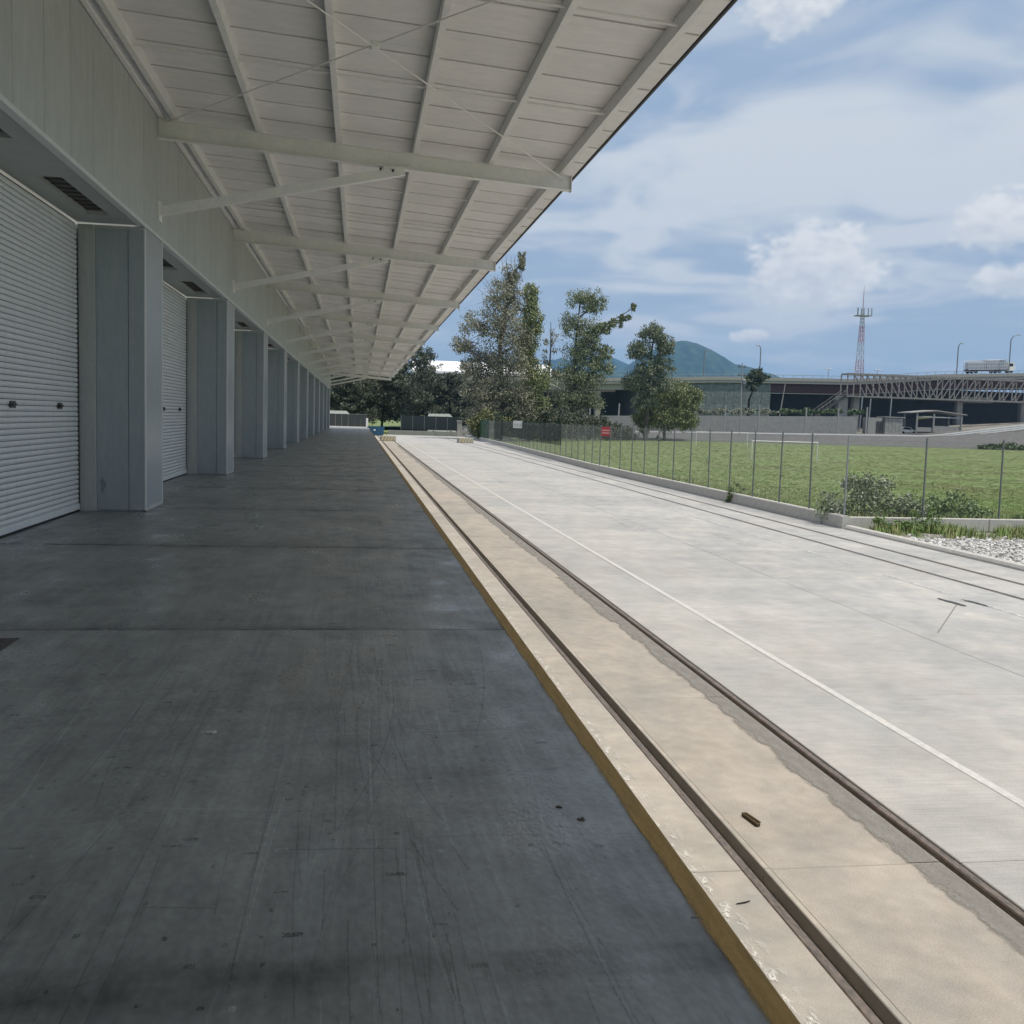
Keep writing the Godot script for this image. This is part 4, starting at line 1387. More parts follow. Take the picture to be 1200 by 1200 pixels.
# clumps are given in units of `unit` metres from the base: x, y, z, rx, ry, rz
func tree(called: String, label: String, at: Vector3, unit: float, trunk: Array, tr: float, clumps: Array, count: int, size: float, ca: Color, cb: Color, bark: Material, sd: int, twigs := 0, group := "", droop := 0.5) -> Node3D:
	var r := RandomNumberGenerator.new()
	r.seed = sd
	var t := thing(called, label, "tree", at, group)
	var cl := []
	for c in clumps: cl.append([c[0] * unit, c[1] * unit, c[2] * unit, c[3] * unit * 1.1, c[4] * unit * 1.1, c[5] * unit * 1.1])
	var w := MB.new()
	var tp := []
	for p in trunk: tp.append(Vector3(p[0], p[1], p[2]) * unit)
	for k in tp.size() - 1:
		w.tube(tp[k], tp[k + 1], tr * (1.0 - 0.85 * k / (tp.size() - 1)), tr * (1.0 - 0.85 * (k + 1) / (tp.size() - 1)), 8)
	for c in cl:
		var ce := Vector3(c[0], c[1], c[2])
		# limb leaves the trunk below the clump
		var best: Vector3 = tp[0]
		for k in tp.size() - 1:
			for q in 6:
				var p: Vector3 = tp[k].lerp(tp[k + 1], q / 6.0)
				if p.y < ce.y - 0.35 * Vector2(ce.x - p.x, ce.z - p.z).length() - c[4] * 0.3: best = p
		var lr := clampf(tr * 0.36, 0.05, 0.3)
		var mid := best.lerp(ce, 0.5) + Vector3(r.randfn(0, 0.25), -0.10 * (ce - best).length() * 0.6, r.randfn(0, 0.25))
		w.tube(best, mid, lr, lr * 0.7, 6)
		w.tube(mid, ce, lr * 0.7, lr * 0.35, 6)
		for q in 5 + twigs:
			var d := Vector3(r.randfn(0, 1), r.randfn(0.25, 0.8), r.randfn(0, 1)).normalized()
			var s0 := mid.lerp(ce, r.randf())
			var e := s0 + d * Vector3(c[3], c[4], c[5]) * r.randf_range(0.7, 1.15 + 0.03 * twigs)
			var mm := s0.lerp(e, 0.55) + Vector3(r.randfn(0, 0.15), r.randfn(0, 0.15), r.randfn(0, 0.15))
			w.tube(s0, mm, lr * 0.28, lr * 0.18, 4)
			w.tube(mm, e, lr * 0.18, 0.012, 4)
	put("trunk", w.mesh(), bark, t)
	var m := MB.new()
	leaves(m, cl, count, size, ca, cb, r, droop)
	put("crown", m.mesh(), mats.leaf, t)
	return t

func gen_clumps(sd: int, n: int, w: float, h0: float, h1: float) -> Array:
	var r := RandomNumberGenerator.new()
	r.seed = sd
	var out := []
	for k in n:
		var y := lerpf(h0, h1, (k + 0.5) / n)
		var q := (y - h0) / (h1 - h0)
		var rr := w * sqrt(maxf(0.12, 1.0 - pow(q * 2.0 - 0.8, 2.0) * 0.55)) * r.randf_range(0.25, 0.8)
		var a := k * 2.4 + r.randf()
		out.append([cos(a) * rr, y, sin(a) * rr, w * r.randf_range(0.32, 0.5), (h1 - h0) * r.randf_range(0.12, 0.2), w * r.randf_range(0.32, 0.5)])
	return out

func build_trees() -> void:
	var grey_a := Color(0.17, 0.175, 0.12)
	var grey_b := Color(0.33, 0.31, 0.22)
	var ol_a := Color(0.14, 0.17, 0.09)
	var ol_b := Color(0.28, 0.30, 0.17)
	# two tall wispy trees with bare twigs
	tree("wispy_tree", "tall wispy grey-green tree full of bare twigs, tallest beyond the yard", Vector3(20.3, -1.5, -150.0), 0.125,
		[[0, 0, 0], [2, 60, 0], [-1, 110, 2], [5, 160, 0], [6, 192, -1]], 0.55,
		[[8, 192, 0, 12, 18, 12], [-6, 165, 5, 18, 22, 18], [15, 165, -5, 13, 24, 15], [-24, 135, 0, 24, 16, 18], [-46, 110, 4, 13, 11, 12], [-36, 85, 0, 14, 12, 12], [26, 120, 0, 12, 16, 10], [4, 130, 10, 24, 24, 20], [-14, 95, -8, 26, 24, 22], [14, 90, 8, 22, 26, 22], [0, 62, 0, 28, 18, 22], [22, 210, 0, 5, 12, 5], [-24, 60, 5, 22, 18, 18], [20, 50, 4, 22, 18, 18], [-18, 32, 4, 24, 16, 18], [14, 26, 6, 26, 16, 18]],
		34000, 0.24, grey_a, grey_b, mats.bark_pale, 401, 18)
	tree("wispy_tree", "slender greener wispy tree close beside the tallest tree", Vector3(25.2, -1.5, -152.0), 0.125,
		[[0, 0, 0], [1, 60, 0], [-2, 120, 0], [-3, 178, 0]], 0.42,
		[[-4, 168, 0, 10, 17, 10], [-1, 140, 3, 13, 22, 12], [-6, 105, 0, 14, 24, 13], [4, 75, 3, 16, 20, 14], [-10, 50, 0, 20, 16, 16], [10, 40, 0, 16, 14, 14]],
		22000, 0.25, Color(0.16, 0.19, 0.075), Color(0.30, 0.32, 0.15), mats.bark, 402, 5)
	tree("bare_tree", "thin nearly bare tree standing between the wispy and branching trees", Vector3(28.6, -1.5, -156.0), 0.13,
		[[0, 0, 0], [0, 60, 0], [2, 110, 0], [1, 140, 0]], 0.26,
		[[3, 120, 0, 8, 18, 8], [-5, 95, 0, 8, 14, 8], [6, 80, 0, 8, 14, 8]], 420, 0.3, grey_a, grey_b, mats.bark, 403, 14)
	tree("branching_tree", "grey-green tree with one long bare limb reaching sideways", Vector3(36.4, -1.5, -175.0), 0.146,
		[[0, 0, 0], [3, 50, 0], [1, 100, 0], [6, 165, 0]], 0.5,
		[[6, 165, 0, 15, 14, 14], [22, 160, 3, 13, 15, 12], [-3, 135, 0, 13, 18, 13], [17, 125, 4, 17, 18, 15], [2, 100, 0, 17, 18, 15], [20, 104, 0, 16, 16, 14], [-2, 50, 0, 20, 14, 16], [22, 46, 0, 18, 12, 14], [34, 132, 0, 11, 7, 8], [48, 138, 0, 10, 5, 6], [60, 146, 0, 8, 4, 5], [71, 158, 0, 3, 6, 3], [30, 86, 2, 20, 14, 16], [12, 72, 0, 24, 14, 18], [38, 104, 0, 10, 9, 9], [-12, 78, 4, 14, 12, 12]],
		31000, 0.26, ol_a, ol_b, mats.bark, 404, 4)
	tree("gum_tree", "open-crowned gum tree with dark clumps of leaves in front of the hill", Vector3(51.2, -1.5, -180.0), 0.15,
		[[0, 0, 0], [1, 60, 0], [3, 105, 0], [6, 130, 0]], 0.42,
		[[4, 128, 0, 17, 11, 14], [-12, 108, 3, 16, 12, 13], [20, 114, -2, 12, 12, 12], [-5, 86, 4, 14, 11, 12], [17, 90, 0, 14, 12, 12], [-18, 70, 2, 13, 10, 11], [4, 66, 0, 18, 11, 14], [18, 66, 0, 14, 10, 12], [-2, 46, 0, 16, 9, 12]],
		24000, 0.27, Color(0.11, 0.135, 0.085), Color(0.24, 0.265, 0.17), mats.bark, 405, 2)
	tree("round_tree", "rounded olive-green tree in front of the retaining wall", Vector3(56.6, -1.5, -186.0), 0.155,
		[[0, 0, 0], [-2, 25, 0], [1, 50, 0]], 0.32,
		[[5, 58, 0, 24, 17, 18], [-16, 44, 3, 22, 15, 16], [24, 48, -2, 18, 14, 15], [0, 28, 4, 30, 14, 20], [-26, 26, 0, 14, 10, 12], [34, 56, 0, 10, 8, 9], [26, 26, 0, 14, 12, 12]],
		30000, 0.28, Color(0.12, 0.15, 0.055), Color(0.28, 0.29, 0.14), mats.bark, 406, 2)
	tree("leaning_tree", "small tree with a curved dark trunk in front of the panelled wall", Vector3(90.4, 4.0, -231.0), 0.19,
		[[0, 0, 0], [0, 20, 0], [5, 34, 0], [9, 44, 0]], 0.36,
		[[8, 50, 0, 13, 9, 9], [0, 44, 0, 8, 6, 7], [16, 48, 0, 8, 7, 7], [4, 36, 2, 8, 4, 6]], 2600, 0.42, Color(0.05, 0.07, 0.03), Color(0.11, 0.13, 0.06), mats.bark_dark, 407, 2)
	tree("wall_tree", "dark bushy tree growing against the panelled flyover wall", Vector3(76.0, 3.4, -236.0), 0.19,
		[[0, 0, 0], [1, 15, 0], [2, 30, 0]], 0.3,
		[[2, 34, 0, 13, 9, 10], [-8, 22, 0, 9, 9, 8], [10, 26, 0, 9, 8, 8]], 2600, 0.42, Color(0.045, 0.06, 0.025), Color(0.10, 0.11, 0.05), mats.bark_dark, 408, 2)
	# dark trees massed behind the end of the yard
	var da := Color(0.045, 0.058, 0.04)
	var db := Color(0.16, 0.18, 0.125)
	var spots := [[-9.5, -186, 12.5, 5.5], [-2.5, -183, 11.6, 5.6], [4.0, -189, 13.2, 6.0], [10.5, -185, 15.6, 6.4], [16.5, -190, 11.4, 5.6], [20.5, -182, 10.6, 4.8], [25.0, -188, 10.2, 5.2], [30.5, -184, 9.4, 4.6], [0.8, -200, 12.5, 6.0], [14.5, -205, 11.6, 6.0], [36.5, -190, 8.0, 4.4]]
	var words := ["dark leafy tree half hidden by the far end of the warehouse", "dark leafy tree behind the panel fence past the end of the dock", "dark leafy tree just beyond the blue skip", "tallest dark leafy tree, behind the screened fence at the yard's end",
		"dark leafy tree behind the pale gate post at the yard corner", "low dark tree at the foot of the tallest wispy tree", "low dark tree below the slender greener wispy tree", "low dark tree below the thin nearly bare tree",
		"dark tree in the second row behind the panel fence", "dark tree in the second row behind the screened fence", "lowest dark tree, beside the straight pale lamp pole"]
	for k in spots.size():
		var s: Array = spots[k]
		var h: float = s[2]
		tree("dark_tree", words[k], Vector3(s[0], -1.5, s[1]), 1.0,
			[[0, 0, 0], [rng.randfn(0, 0.2), h * 0.35, 0], [rng.randfn(0, 0.4), h * 0.75, 0]], 0.26, gen_clumps(500 + k, 12, s[3], h * 0.24, h * 0.92), 13000, 0.32, da, db, mats.bark_dark, 520 + k, 0, "dark trees behind the yard")
	# undergrowth in front of the tall trees
	var UG := ["", "dark undergrowth bush below the tallest wispy tree", "dark undergrowth bush below the thin nearly bare tree", "dark undergrowth bush by the curved-arm street lamp", "dark undergrowth bush at the foot of the long-limbed tree", "dark undergrowth bush beside the short pale lamp pole", "small dark undergrowth bush next to the open-crowned gum tree"]
	var us := [[18.5, -146, 4.6], [22.5, -147, 5.2], [27.5, -150, 5.6], [32.0, -160, 5.4], [36.0, -166, 5.2], [40.5, -172, 4.6], [45.0, -176, 3.0]]
	for k in us.size():
		var h: float = us[k][2]
		var yel := k == 0
		shrub("undergrowth_bush", "yellow-green bush by the green-screened fence corner" if yel else UG[k], Vector3(us[k][0], -1.5, us[k][1]), [[0, h * 0.5, 0, 2.4, h * 0.5, 1.6], [1.8, h * 0.4, 0.3, 1.8, h * 0.4, 1.2], [-1.6, h * 0.45, 0, 1.7, h * 0.4, 1.2]], 6500, 0.26,
			Color(0.10, 0.12, 0.04) if yel else Color(0.05, 0.065, 0.035), Color(0.22, 0.22, 0.09) if yel else Color(0.13, 0.135, 0.08), 560 + k, "" if yel else "undergrowth below the trees")
	# plants along the top of the retaining wall
	for k in 9:
		var x := 70.0 + k * 5.4
		var pale := k < 5
		var top := 3.6 + (x - 52.0) * 0.027
		shrub("hedge_plant", ("pale flowering hedge plant on the retaining wall, %s from the round tree" % ORD[k]) if pale else ("green trailing plant on the retaining wall, %s from the footbridge stairs" % ORD[8 - k]), Vector3(x, top - 0.1, -223.6), [[0, 0.7, 0, 2.6, 0.7, 0.8], [1.7, 0.5, 0.4, 1.7, 0.6, 0.7], [-1.4, 0.25, 0.9, 1.4, 0.5, 0.4]], 1300, 0.42,
			Color(0.10, 0.13, 0.06) if pale else Color(0.06, 0.11, 0.035), Color(0.50, 0.51, 0.42) if pale else Color(0.17, 0.22, 0.10), 600 + k, "pale plants on the wall" if pale else "green plants on the wall")
	shrub("shrub", "wide low green bush at the far edge of the grass field", Vector3(124.0, -1.46, -186.5), [[0, 0.6, 0, 4.0, 0.6, 1.2], [4.5, 0.8, 0, 3.5, 0.7, 1.2], [9.0, 0.6, 0, 4.0, 0.6, 1.2]], 3600, 0.4, Color(0.06, 0.10, 0.03), Color(0.14, 0.18, 0.07), 640)
	shrub("shrub", "yellowish sapling bush growing in front of the grey wall", Vector3(56.4, -1.2, -200.0), [[0, 2.4, 0, 1.3, 1.3, 1.0], [0.4, 1.1, 0, 1.0, 0.9, 0.8]], 900, 0.4, Color(0.10, 0.12, 0.03), Color(0.2, 0.2, 0.08), 641)
	shrub("shrub", "little dark bush alone on the far side of the field", Vector3(52.6, -1.46, -176.0), [[0, 0.6, 0, 0.8, 0.6, 0.6]], 260, 0.3, Color(0.05, 0.08, 0.03), Color(0.1, 0.14, 0.05), 642)
	shrub("shrub", "green bush beside the footbridge shelter at the field's edge", Vector3(150.0, -0.9, -196.0), [[0, 1.0, 0, 4.5, 0.9, 1.5], [-4, 0.7, 0, 3.0, 0.7, 1.2]], 2200, 0.4, Color(0.06, 0.10, 0.03), Color(0.14, 0.18, 0.07), 643)

# ---------------------------------------------------------------- road, retaining wall, flyover, footbridge
func wall_top(x: float) -> float: return 3.08 + 0.027 * (x - 52.0)
func road_far(x: float) -> float: return -0.35 + 0.018 * (x - 52.0) + maxf(0.0, x - 128.0) * 0.085
func guard_top(x: float) -> float: return -0.06 + 0.0125 * (x - 50.7) + maxf(0.0, x - 128.0) * 0.125

func deck_y(x: float) -> float:
	var k := [[-40.0, 9.5], [58.0, 12.0], [91.0, 13.5], [126.0, 14.1], [150.0, 16.2], [175.0, 17.4], [260.0, 20.0]]
	for i in k.size() - 1:
		if x <= k[i + 1][0]: return lerpf(k[i][1], k[i + 1][1], clampf((x - k[i][0]) / (k[i + 1][0] - k[i][0]), 0.0, 1.0))
	return k[-1][1]

func strip(m: MB, x0: float, x1: float, step: float, za: float, zb: float, ya: Callable, yb: Callable) -> void:   # sheet following two height lines
	var x := x0
	while x < x1 - 0.01:
		var q := minf(x + step, x1)
		var a := Vector3(x, ya.call(x), za)
		var b := Vector3(q, ya.call(q), za)
		var c := Vector3(q, yb.call(q), zb)
		var d := Vector3(x, yb.call(x), zb)
		m.face([a, b, c, d], (a + c) * 0.5 + Vector3(0, -5, -5))
		x = q

func along(m: MB, x0: float, x1: float, step: float, z: float, depth: float, ytop: Callable, h: float) -> void:   # a bar following a height line
	var x := x0
	while x < x1 - 0.01:
		var q := minf(x + step, x1)
		var p := [Vector3(x, ytop.call(x), z), Vector3(q, ytop.call(q), z)]
		var D := Vector3(0, 0, -depth)
		var U := Vector3(0, -h, 0)
		var mid: Vector3 = (p[0] + p[1]) * 0.5 + D * 0.5 + U * 0.5
		m.face([p[0], p[1], p[1] + D, p[0] + D], mid)
		m.face([p[0] + U, p[1] + U, p[1] + D + U, p[0] + D + U], mid)
		m.face([p[0], p[1], p[1] + U, p[0] + U], mid)
		m.face([p[0] + D, p[1] + D, p[1] + D + U, p[0] + D + U], mid)
		if x == x0: m.face([p[0], p[0] + D, p[0] + D + U, p[0] + U], mid)
		if q >= x1 - 0.01: m.face([p[1], p[1] + D, p[1] + D + U, p[1] + U], mid)
		x = q

func build_road() -> void:
	var m := MB.new()
	strip(m, 20.0, 320.0, 4.0, -188.6, -221.4, func(_x): return -1.30, road_far)
	structure(put("road", m.mesh(), mats.asphalt, self))
	var kb := MB.new()
	along(kb, 30.0, 320.0, 6.0, -188.0, 0.5, func(_x): return -1.02, 0.45)
	structure(put("pavement", kb.mesh(), mats.concrete_light, self))
	# ground carried by the retaining wall, and the slope under the bridges
	var e := MB.new()
	strip(e, -60.0, 113.0, 6.0, -222.5, -300.0, func(x): return wall_top(x) - 0.15, func(x): return wall_top(x) + 0.2)
	structure(put("embankment", e.mesh(), mats.grass, self))
	var e2 := MB.new()
	strip(e2, 113.0, 330.0, 6.0, -221.5, -300.0, road_far, func(x): return 2.4 + 0.004 * x)
	structure(put("embankment", e2.mesh(), mats.soil, self))
	var w := thing("retaining_wall", "long grey concrete retaining wall across the road behind the field", "wall")
	var x := 20.0
	while x < 113.0:
		var wm := MB.new()
		var l := 6.2
		var a := Vector3(x, road_far(x) - 0.4, -221.5)
		wm.face([a, Vector3(x + l - 0.04, road_far(x + l) - 0.4, -221.5), Vector3(x + l - 0.04, wall_top(x + l), -221.5), Vector3(x, wall_top(x), -221.5)], a + Vector3(0, 1, -5))
		wm.face([Vector3(x, wall_top(x), -221.5), Vector3(x + l - 0.04, wall_top(x + l), -221.5), Vector3(x + l - 0.04, wall_top(x + l), -222.0), Vector3(x, wall_top(x), -222.0)], a)
		put("wall_bay", wm.mesh(), mats.concrete_far, w)
		x += l
	# guard rails: three white rails on posts
	var g := thing("guard_rail", "white three-rail crash barrier along the far side of the road", "barrier")
	for k in 3:
		var r := MB.new()
		along(r, 22.0, 210.0, 4.0, -216.0, 0.12, func(q): return guard_top(q) - k * 0.42, 0.27)
		put("rail", r.mesh(), mats.white_paint, g)
	var pm := one_box(Vector3(0.14, 1.5, 0.14), 0.01)
	for k in 47: put("post", pm, mats.galv, g, Vector3(24.0 + 4.0 * k, guard_top(24.0 + 4.0 * k) - 0.72, -216.25))
	# concrete posts in front of the wall
	var nth := 0
	for q in [[37.0, 5.6], [44.0, 5.7], [49.6, 5.8], [55.96, 6.0], [63.84, 6.43], [71.6, 6.67], [80.3, 6.4], [88.2, 6.64], [99.3, 6.42], [107.0, 6.6], [113.8, 7.0]]:
		nth += 1
		var p := thing("concrete_post", "pale slender concrete post, %s along the retaining wall from the footbridge stairs" % ORD[11 - nth], "post", Vector3(q[0], road_far(q[0]) - 0.15, -219.0), "concrete posts along the wall")
		var y: float = q[1] - road_far(q[0])
		var b := MB.new()
		b.extrude([Vector2(-0.13, -0.13), Vector2(0.13, -0.13), Vector2(0.13, 0.13), Vector2(-0.13, 0.13)], Vector3.ZERO, Vector3(rng.randfn(0.05, 0.06), y, 0), Vector3.RIGHT, Vector3(0, 0, 1))
		put("shaft", b.mesh(), mats.concrete_light, p)
		put("footing", one_box(Vector3(0.5, 0.3, 0.5), 0.03), mats.concrete_light, p, Vector3(0, 0.1, 0))

func build_flyover() -> void:
	var f := thing("flyover", "long concrete and steel road flyover crossing behind the retaining wall", "bridge")
	var d := MB.new()
	along(d, -40.0, 250.0, 5.0, -250.0, 40.0, deck_y, 0.9)  # stretched far back so that deep shade fills the openings below
	put("deck", d.mesh(), mats.concrete_far, f)
	for z in [-249.9, -289.6]:
		var p := MB.new()
		along(p, -40.0, 250.0, 5.0, z, 0.3, func(x): return deck_y(x) + 0.55, 0.8)
		put("parapet", p.mesh(), mats.concrete_light, f)
	var r := MB.new()
	along(r, -40.0, 250.0, 5.0, -249.95, 0.1, func(x): return deck_y(x) + 1.25, 0.1)
	put("hand_rail", r.mesh(), mats.galv, f)
	var sp := one_box(Vector3(0.09, 0.7, 0.09), 0.0)
	for k in 48:
		var x := 60.0 + 2.6 * k
		put("rail_post", sp, mats.galv, f, Vector3(x, deck_y(x) + 0.88, -250.05))
	# steel girders over the openings
	for z in [-251.0, -258.0, -266.0]:
		var g := MB.new()
		along(g, 103.5, 250.0, 5.0, z, 0.5, func(x): return deck_y(x) - 0.9, 2.4)
		put("girder", g.mesh(), mats.girder, f)
		var fl := MB.new()
		along(fl, 103.5, 250.0, 5.0, z + 0.25, 1.0, func(x): return deck_y(x) - 3.3, 0.18)
		put("girder_flange", fl.mesh(), mats.concrete_light if z > -252.0 else mats.dark_steel, f)
	for z in [-251.0, -258.0]:
		var g := MB.new()
		along(g, -40.0, 69.0, 5.0, z, 0.8, func(x): return deck_y(x) - 0.9, 1.5)
		put("concrete_beam", g.mesh(), mats.concrete_light, f)
	# panelled wall carrying the ramp: separate facing panels
	for i in 14:
		for j in 6:
			var x := 69.4 + 2.45 * i + 1.22
			var y0 := wall_top(x) - 0.2 + 1.62 * j
			var y1 := minf(y0 + 1.60, deck_y(x) - 0.92)
			if y1 - y0 < 0.2: continue
			put("facing_panel", one_box(Vector3(2.41, y1 - y0, 0.2), 0.03), mats["panel%d" % ((i * 3 + j * 5) % 3)] if mats.has("panel0") else panel_mats((i * 3 + j * 5) % 3), f, Vector3(x, (y0 + y1) * 0.5, -250.6 + (0.02 if (i + j) % 2 else 0.0)))
	var core := MB.new()
	core.box(Vector3(86.5, 7.5, -263.0), Vector3(34.6, 9.5, 24.0))
	put("abutment", core.mesh(), mats.concrete_far, f)
	# piers
	for q in [[58.9, -252.0, 1.4], [58.9, -266.0, 1.4], [40.0, -252.0, 1.4], [159.2, -256.0, 1.7], [163.0, -263.0, 1.7], [178.0, -256.0, 1.8], [196.0, -256.0, 1.8]]:
		var top := deck_y(q[0]) - (2.4 if q[0] < 100.0 else 6.4)
		put("pier", one_box(Vector3(q[2], top + 1.5, q[2]), 0.2), mats.concrete_light, f, Vector3(q[0], (top - 1.5) * 0.5 + 0.0, q[1]))
	put("pier_cap", one_box(Vector3(9.0, 1.5, 12.0), 0.1), mats.concrete_light, f, Vector3(163.4, 10.6, -260.0))
	put("pier_cap", one_box(Vector3(12.0, 1.5, 12.0), 0.1), mats.concrete_light, f, Vector3(184.0, 10.9, -260.0))
	var bw := MB.new()  # unseen walls added behind the openings to keep them dark
	bw.box(Vector3(185.0, 7.0, -291.0), Vector3(166.0, 15.0, 1.0))
	put("added_back_wall", bw.mesh(), mats.concrete_far, f)
	var bw2 := MB.new()
	bw2.box(Vector3(14.0, 6.0, -291.0), Vector3(120.0, 10.0, 1.0))
	put("added_back_wall", bw2.mesh(), mats.concrete_far, f)

func panel_mats(k: int) -> Material:
	for i in 3:
		var j: float = [1.0, 0.93, 1.06][i]
		mats["panel%d" % i] = tex(mat(0.27 * j, 0.32 * j, 0.33 * j, 0.9), mats.dirt_tex, Vector3(0.15, 0.15, 0.15))
	return mats["panel%d" % k]

func build_footbridge() -> void:
	var b := thing("footbridge", "grey steel truss footbridge with stairs in front of the flyover", "bridge")
	var x0 := 116.7
	var P := 3.35
	var n := 26
	var yb := 9.75
	var yt := 15.1
	for z in [-235.0, -238.4]:
		for c in [[yt, 0.42], [yb, 0.40]]:
			var m := MB.new()
			m.box(Vector3(x0 + n * P * 0.5, c[0], z), Vector3(n * P, c[1], 0.3))
			put("chord", m.mesh(), mats.truss, b)
		for k in n + 1:
			var m := MB.new()
			m.box(Vector3(x0 + k * P, (yb + yt) * 0.5, z), Vector3(0.26, yt - yb - 0.42, 0.2))
			put("vertical_member", m.mesh(), mats.truss, b)
		for k in range(1, n):
			var m := MB.new()
			var xa := x0 + k * P
			if k < 7: m.bar(Vector3(xa + 0.15, yt - 0.25, z), Vector3(xa + P - 0.15, yb + 0.25, z), 0.2, 0.2)
			else: m.bar(Vector3(xa + 0.15, yb + 0.25, z), Vector3(xa + P - 0.15, yt - 0.25, z), 0.2, 0.2)
			put("diagonal_member", m.mesh(), mats.truss, b)
	put("walkway", one_box(Vector3(n * P, 0.15, 3.2)), mats.concrete_far, b, Vector3(x0 + n * P * 0.5, yb + 0.1, -236.7))
	for k in n + 1: put("cross_beam", one_box(Vector3(0.2, 0.25, 3.1)), mats.truss, b, Vector3(x0 + k * P, yt + 0.02, -236.7))
	# supports and the stair tower
	put("column", one_box(Vector3(2.6, 10.2, 1.6), 0.1), mats.concrete_far, b, Vector3(116.3, 4.6, -236.7))
	put("column", one_box(Vector3(1.6, 10.2, 1.6), 0.1), mats.concrete_far, b, Vector3(120.2, 4.6, -237.4))
	put("column", one_box(Vector3(1.8, 10.2, 1.8), 0.1), mats.concrete_far, b, Vector3(186.0, 4.6, -236.7))
	for z in [-235.6, -238.2]:
		var m := MB.new()
		m.bar(Vector3(117.0, 10.0, z), Vector3(108.0, 3.6, z), 0.2, 0.6)
		put("stair_stringer", m.mesh(), mats.dark_steel, b)
		var h := MB.new()
		h.bar(Vector3(117.0, 11.3, z), Vector3(108.0, 4.9, z), 0.1, 0.1)
		for k in 10: h.bar(Vector3(116.5 - 0.9 * k, 9.7 - 0.64 * k, z), Vector3(116.5 - 0.9 * k, 10.95 - 0.64 * k, z), 0.07, 0.07)
		put("stair_rail", h.mesh(), mats.truss, b)
	var st := one_box(Vector3(0.34, 0.06, 2.4))
	for k in 30: put("stair_step", st, mats.dark_steel, b, Vector3(116.8 - 0.3 * k, 9.95 - 0.213 * k, -236.9))
	for q in [[114.5, -235.2], [110.5, -235.2]]:
		var m := MB.new()
		m.bar(Vector3(q[0], 2.0, q[1] - 0.4), Vector3(q[0], 8.0 if q[0] > 112.0 else 5.2, q[1] - 0.4), 0.2, 0.2)
		put("stair_post", m.mesh(), mats.dark_steel, b)

func round_pole(parent: Node, called: String, pts: Array, r0: float, r1: float, m: Material) -> void:
	var mb := MB.new()
	for k in pts.size() - 1:
		mb.tube(pts[k], pts[k + 1], lerpf(r0, r1, float(k) / (pts.size() - 1)), lerpf(r0, r1, float(k + 1) / (pts.size() - 1)), 8, true)
	put(called, mb.mesh(), m, parent)

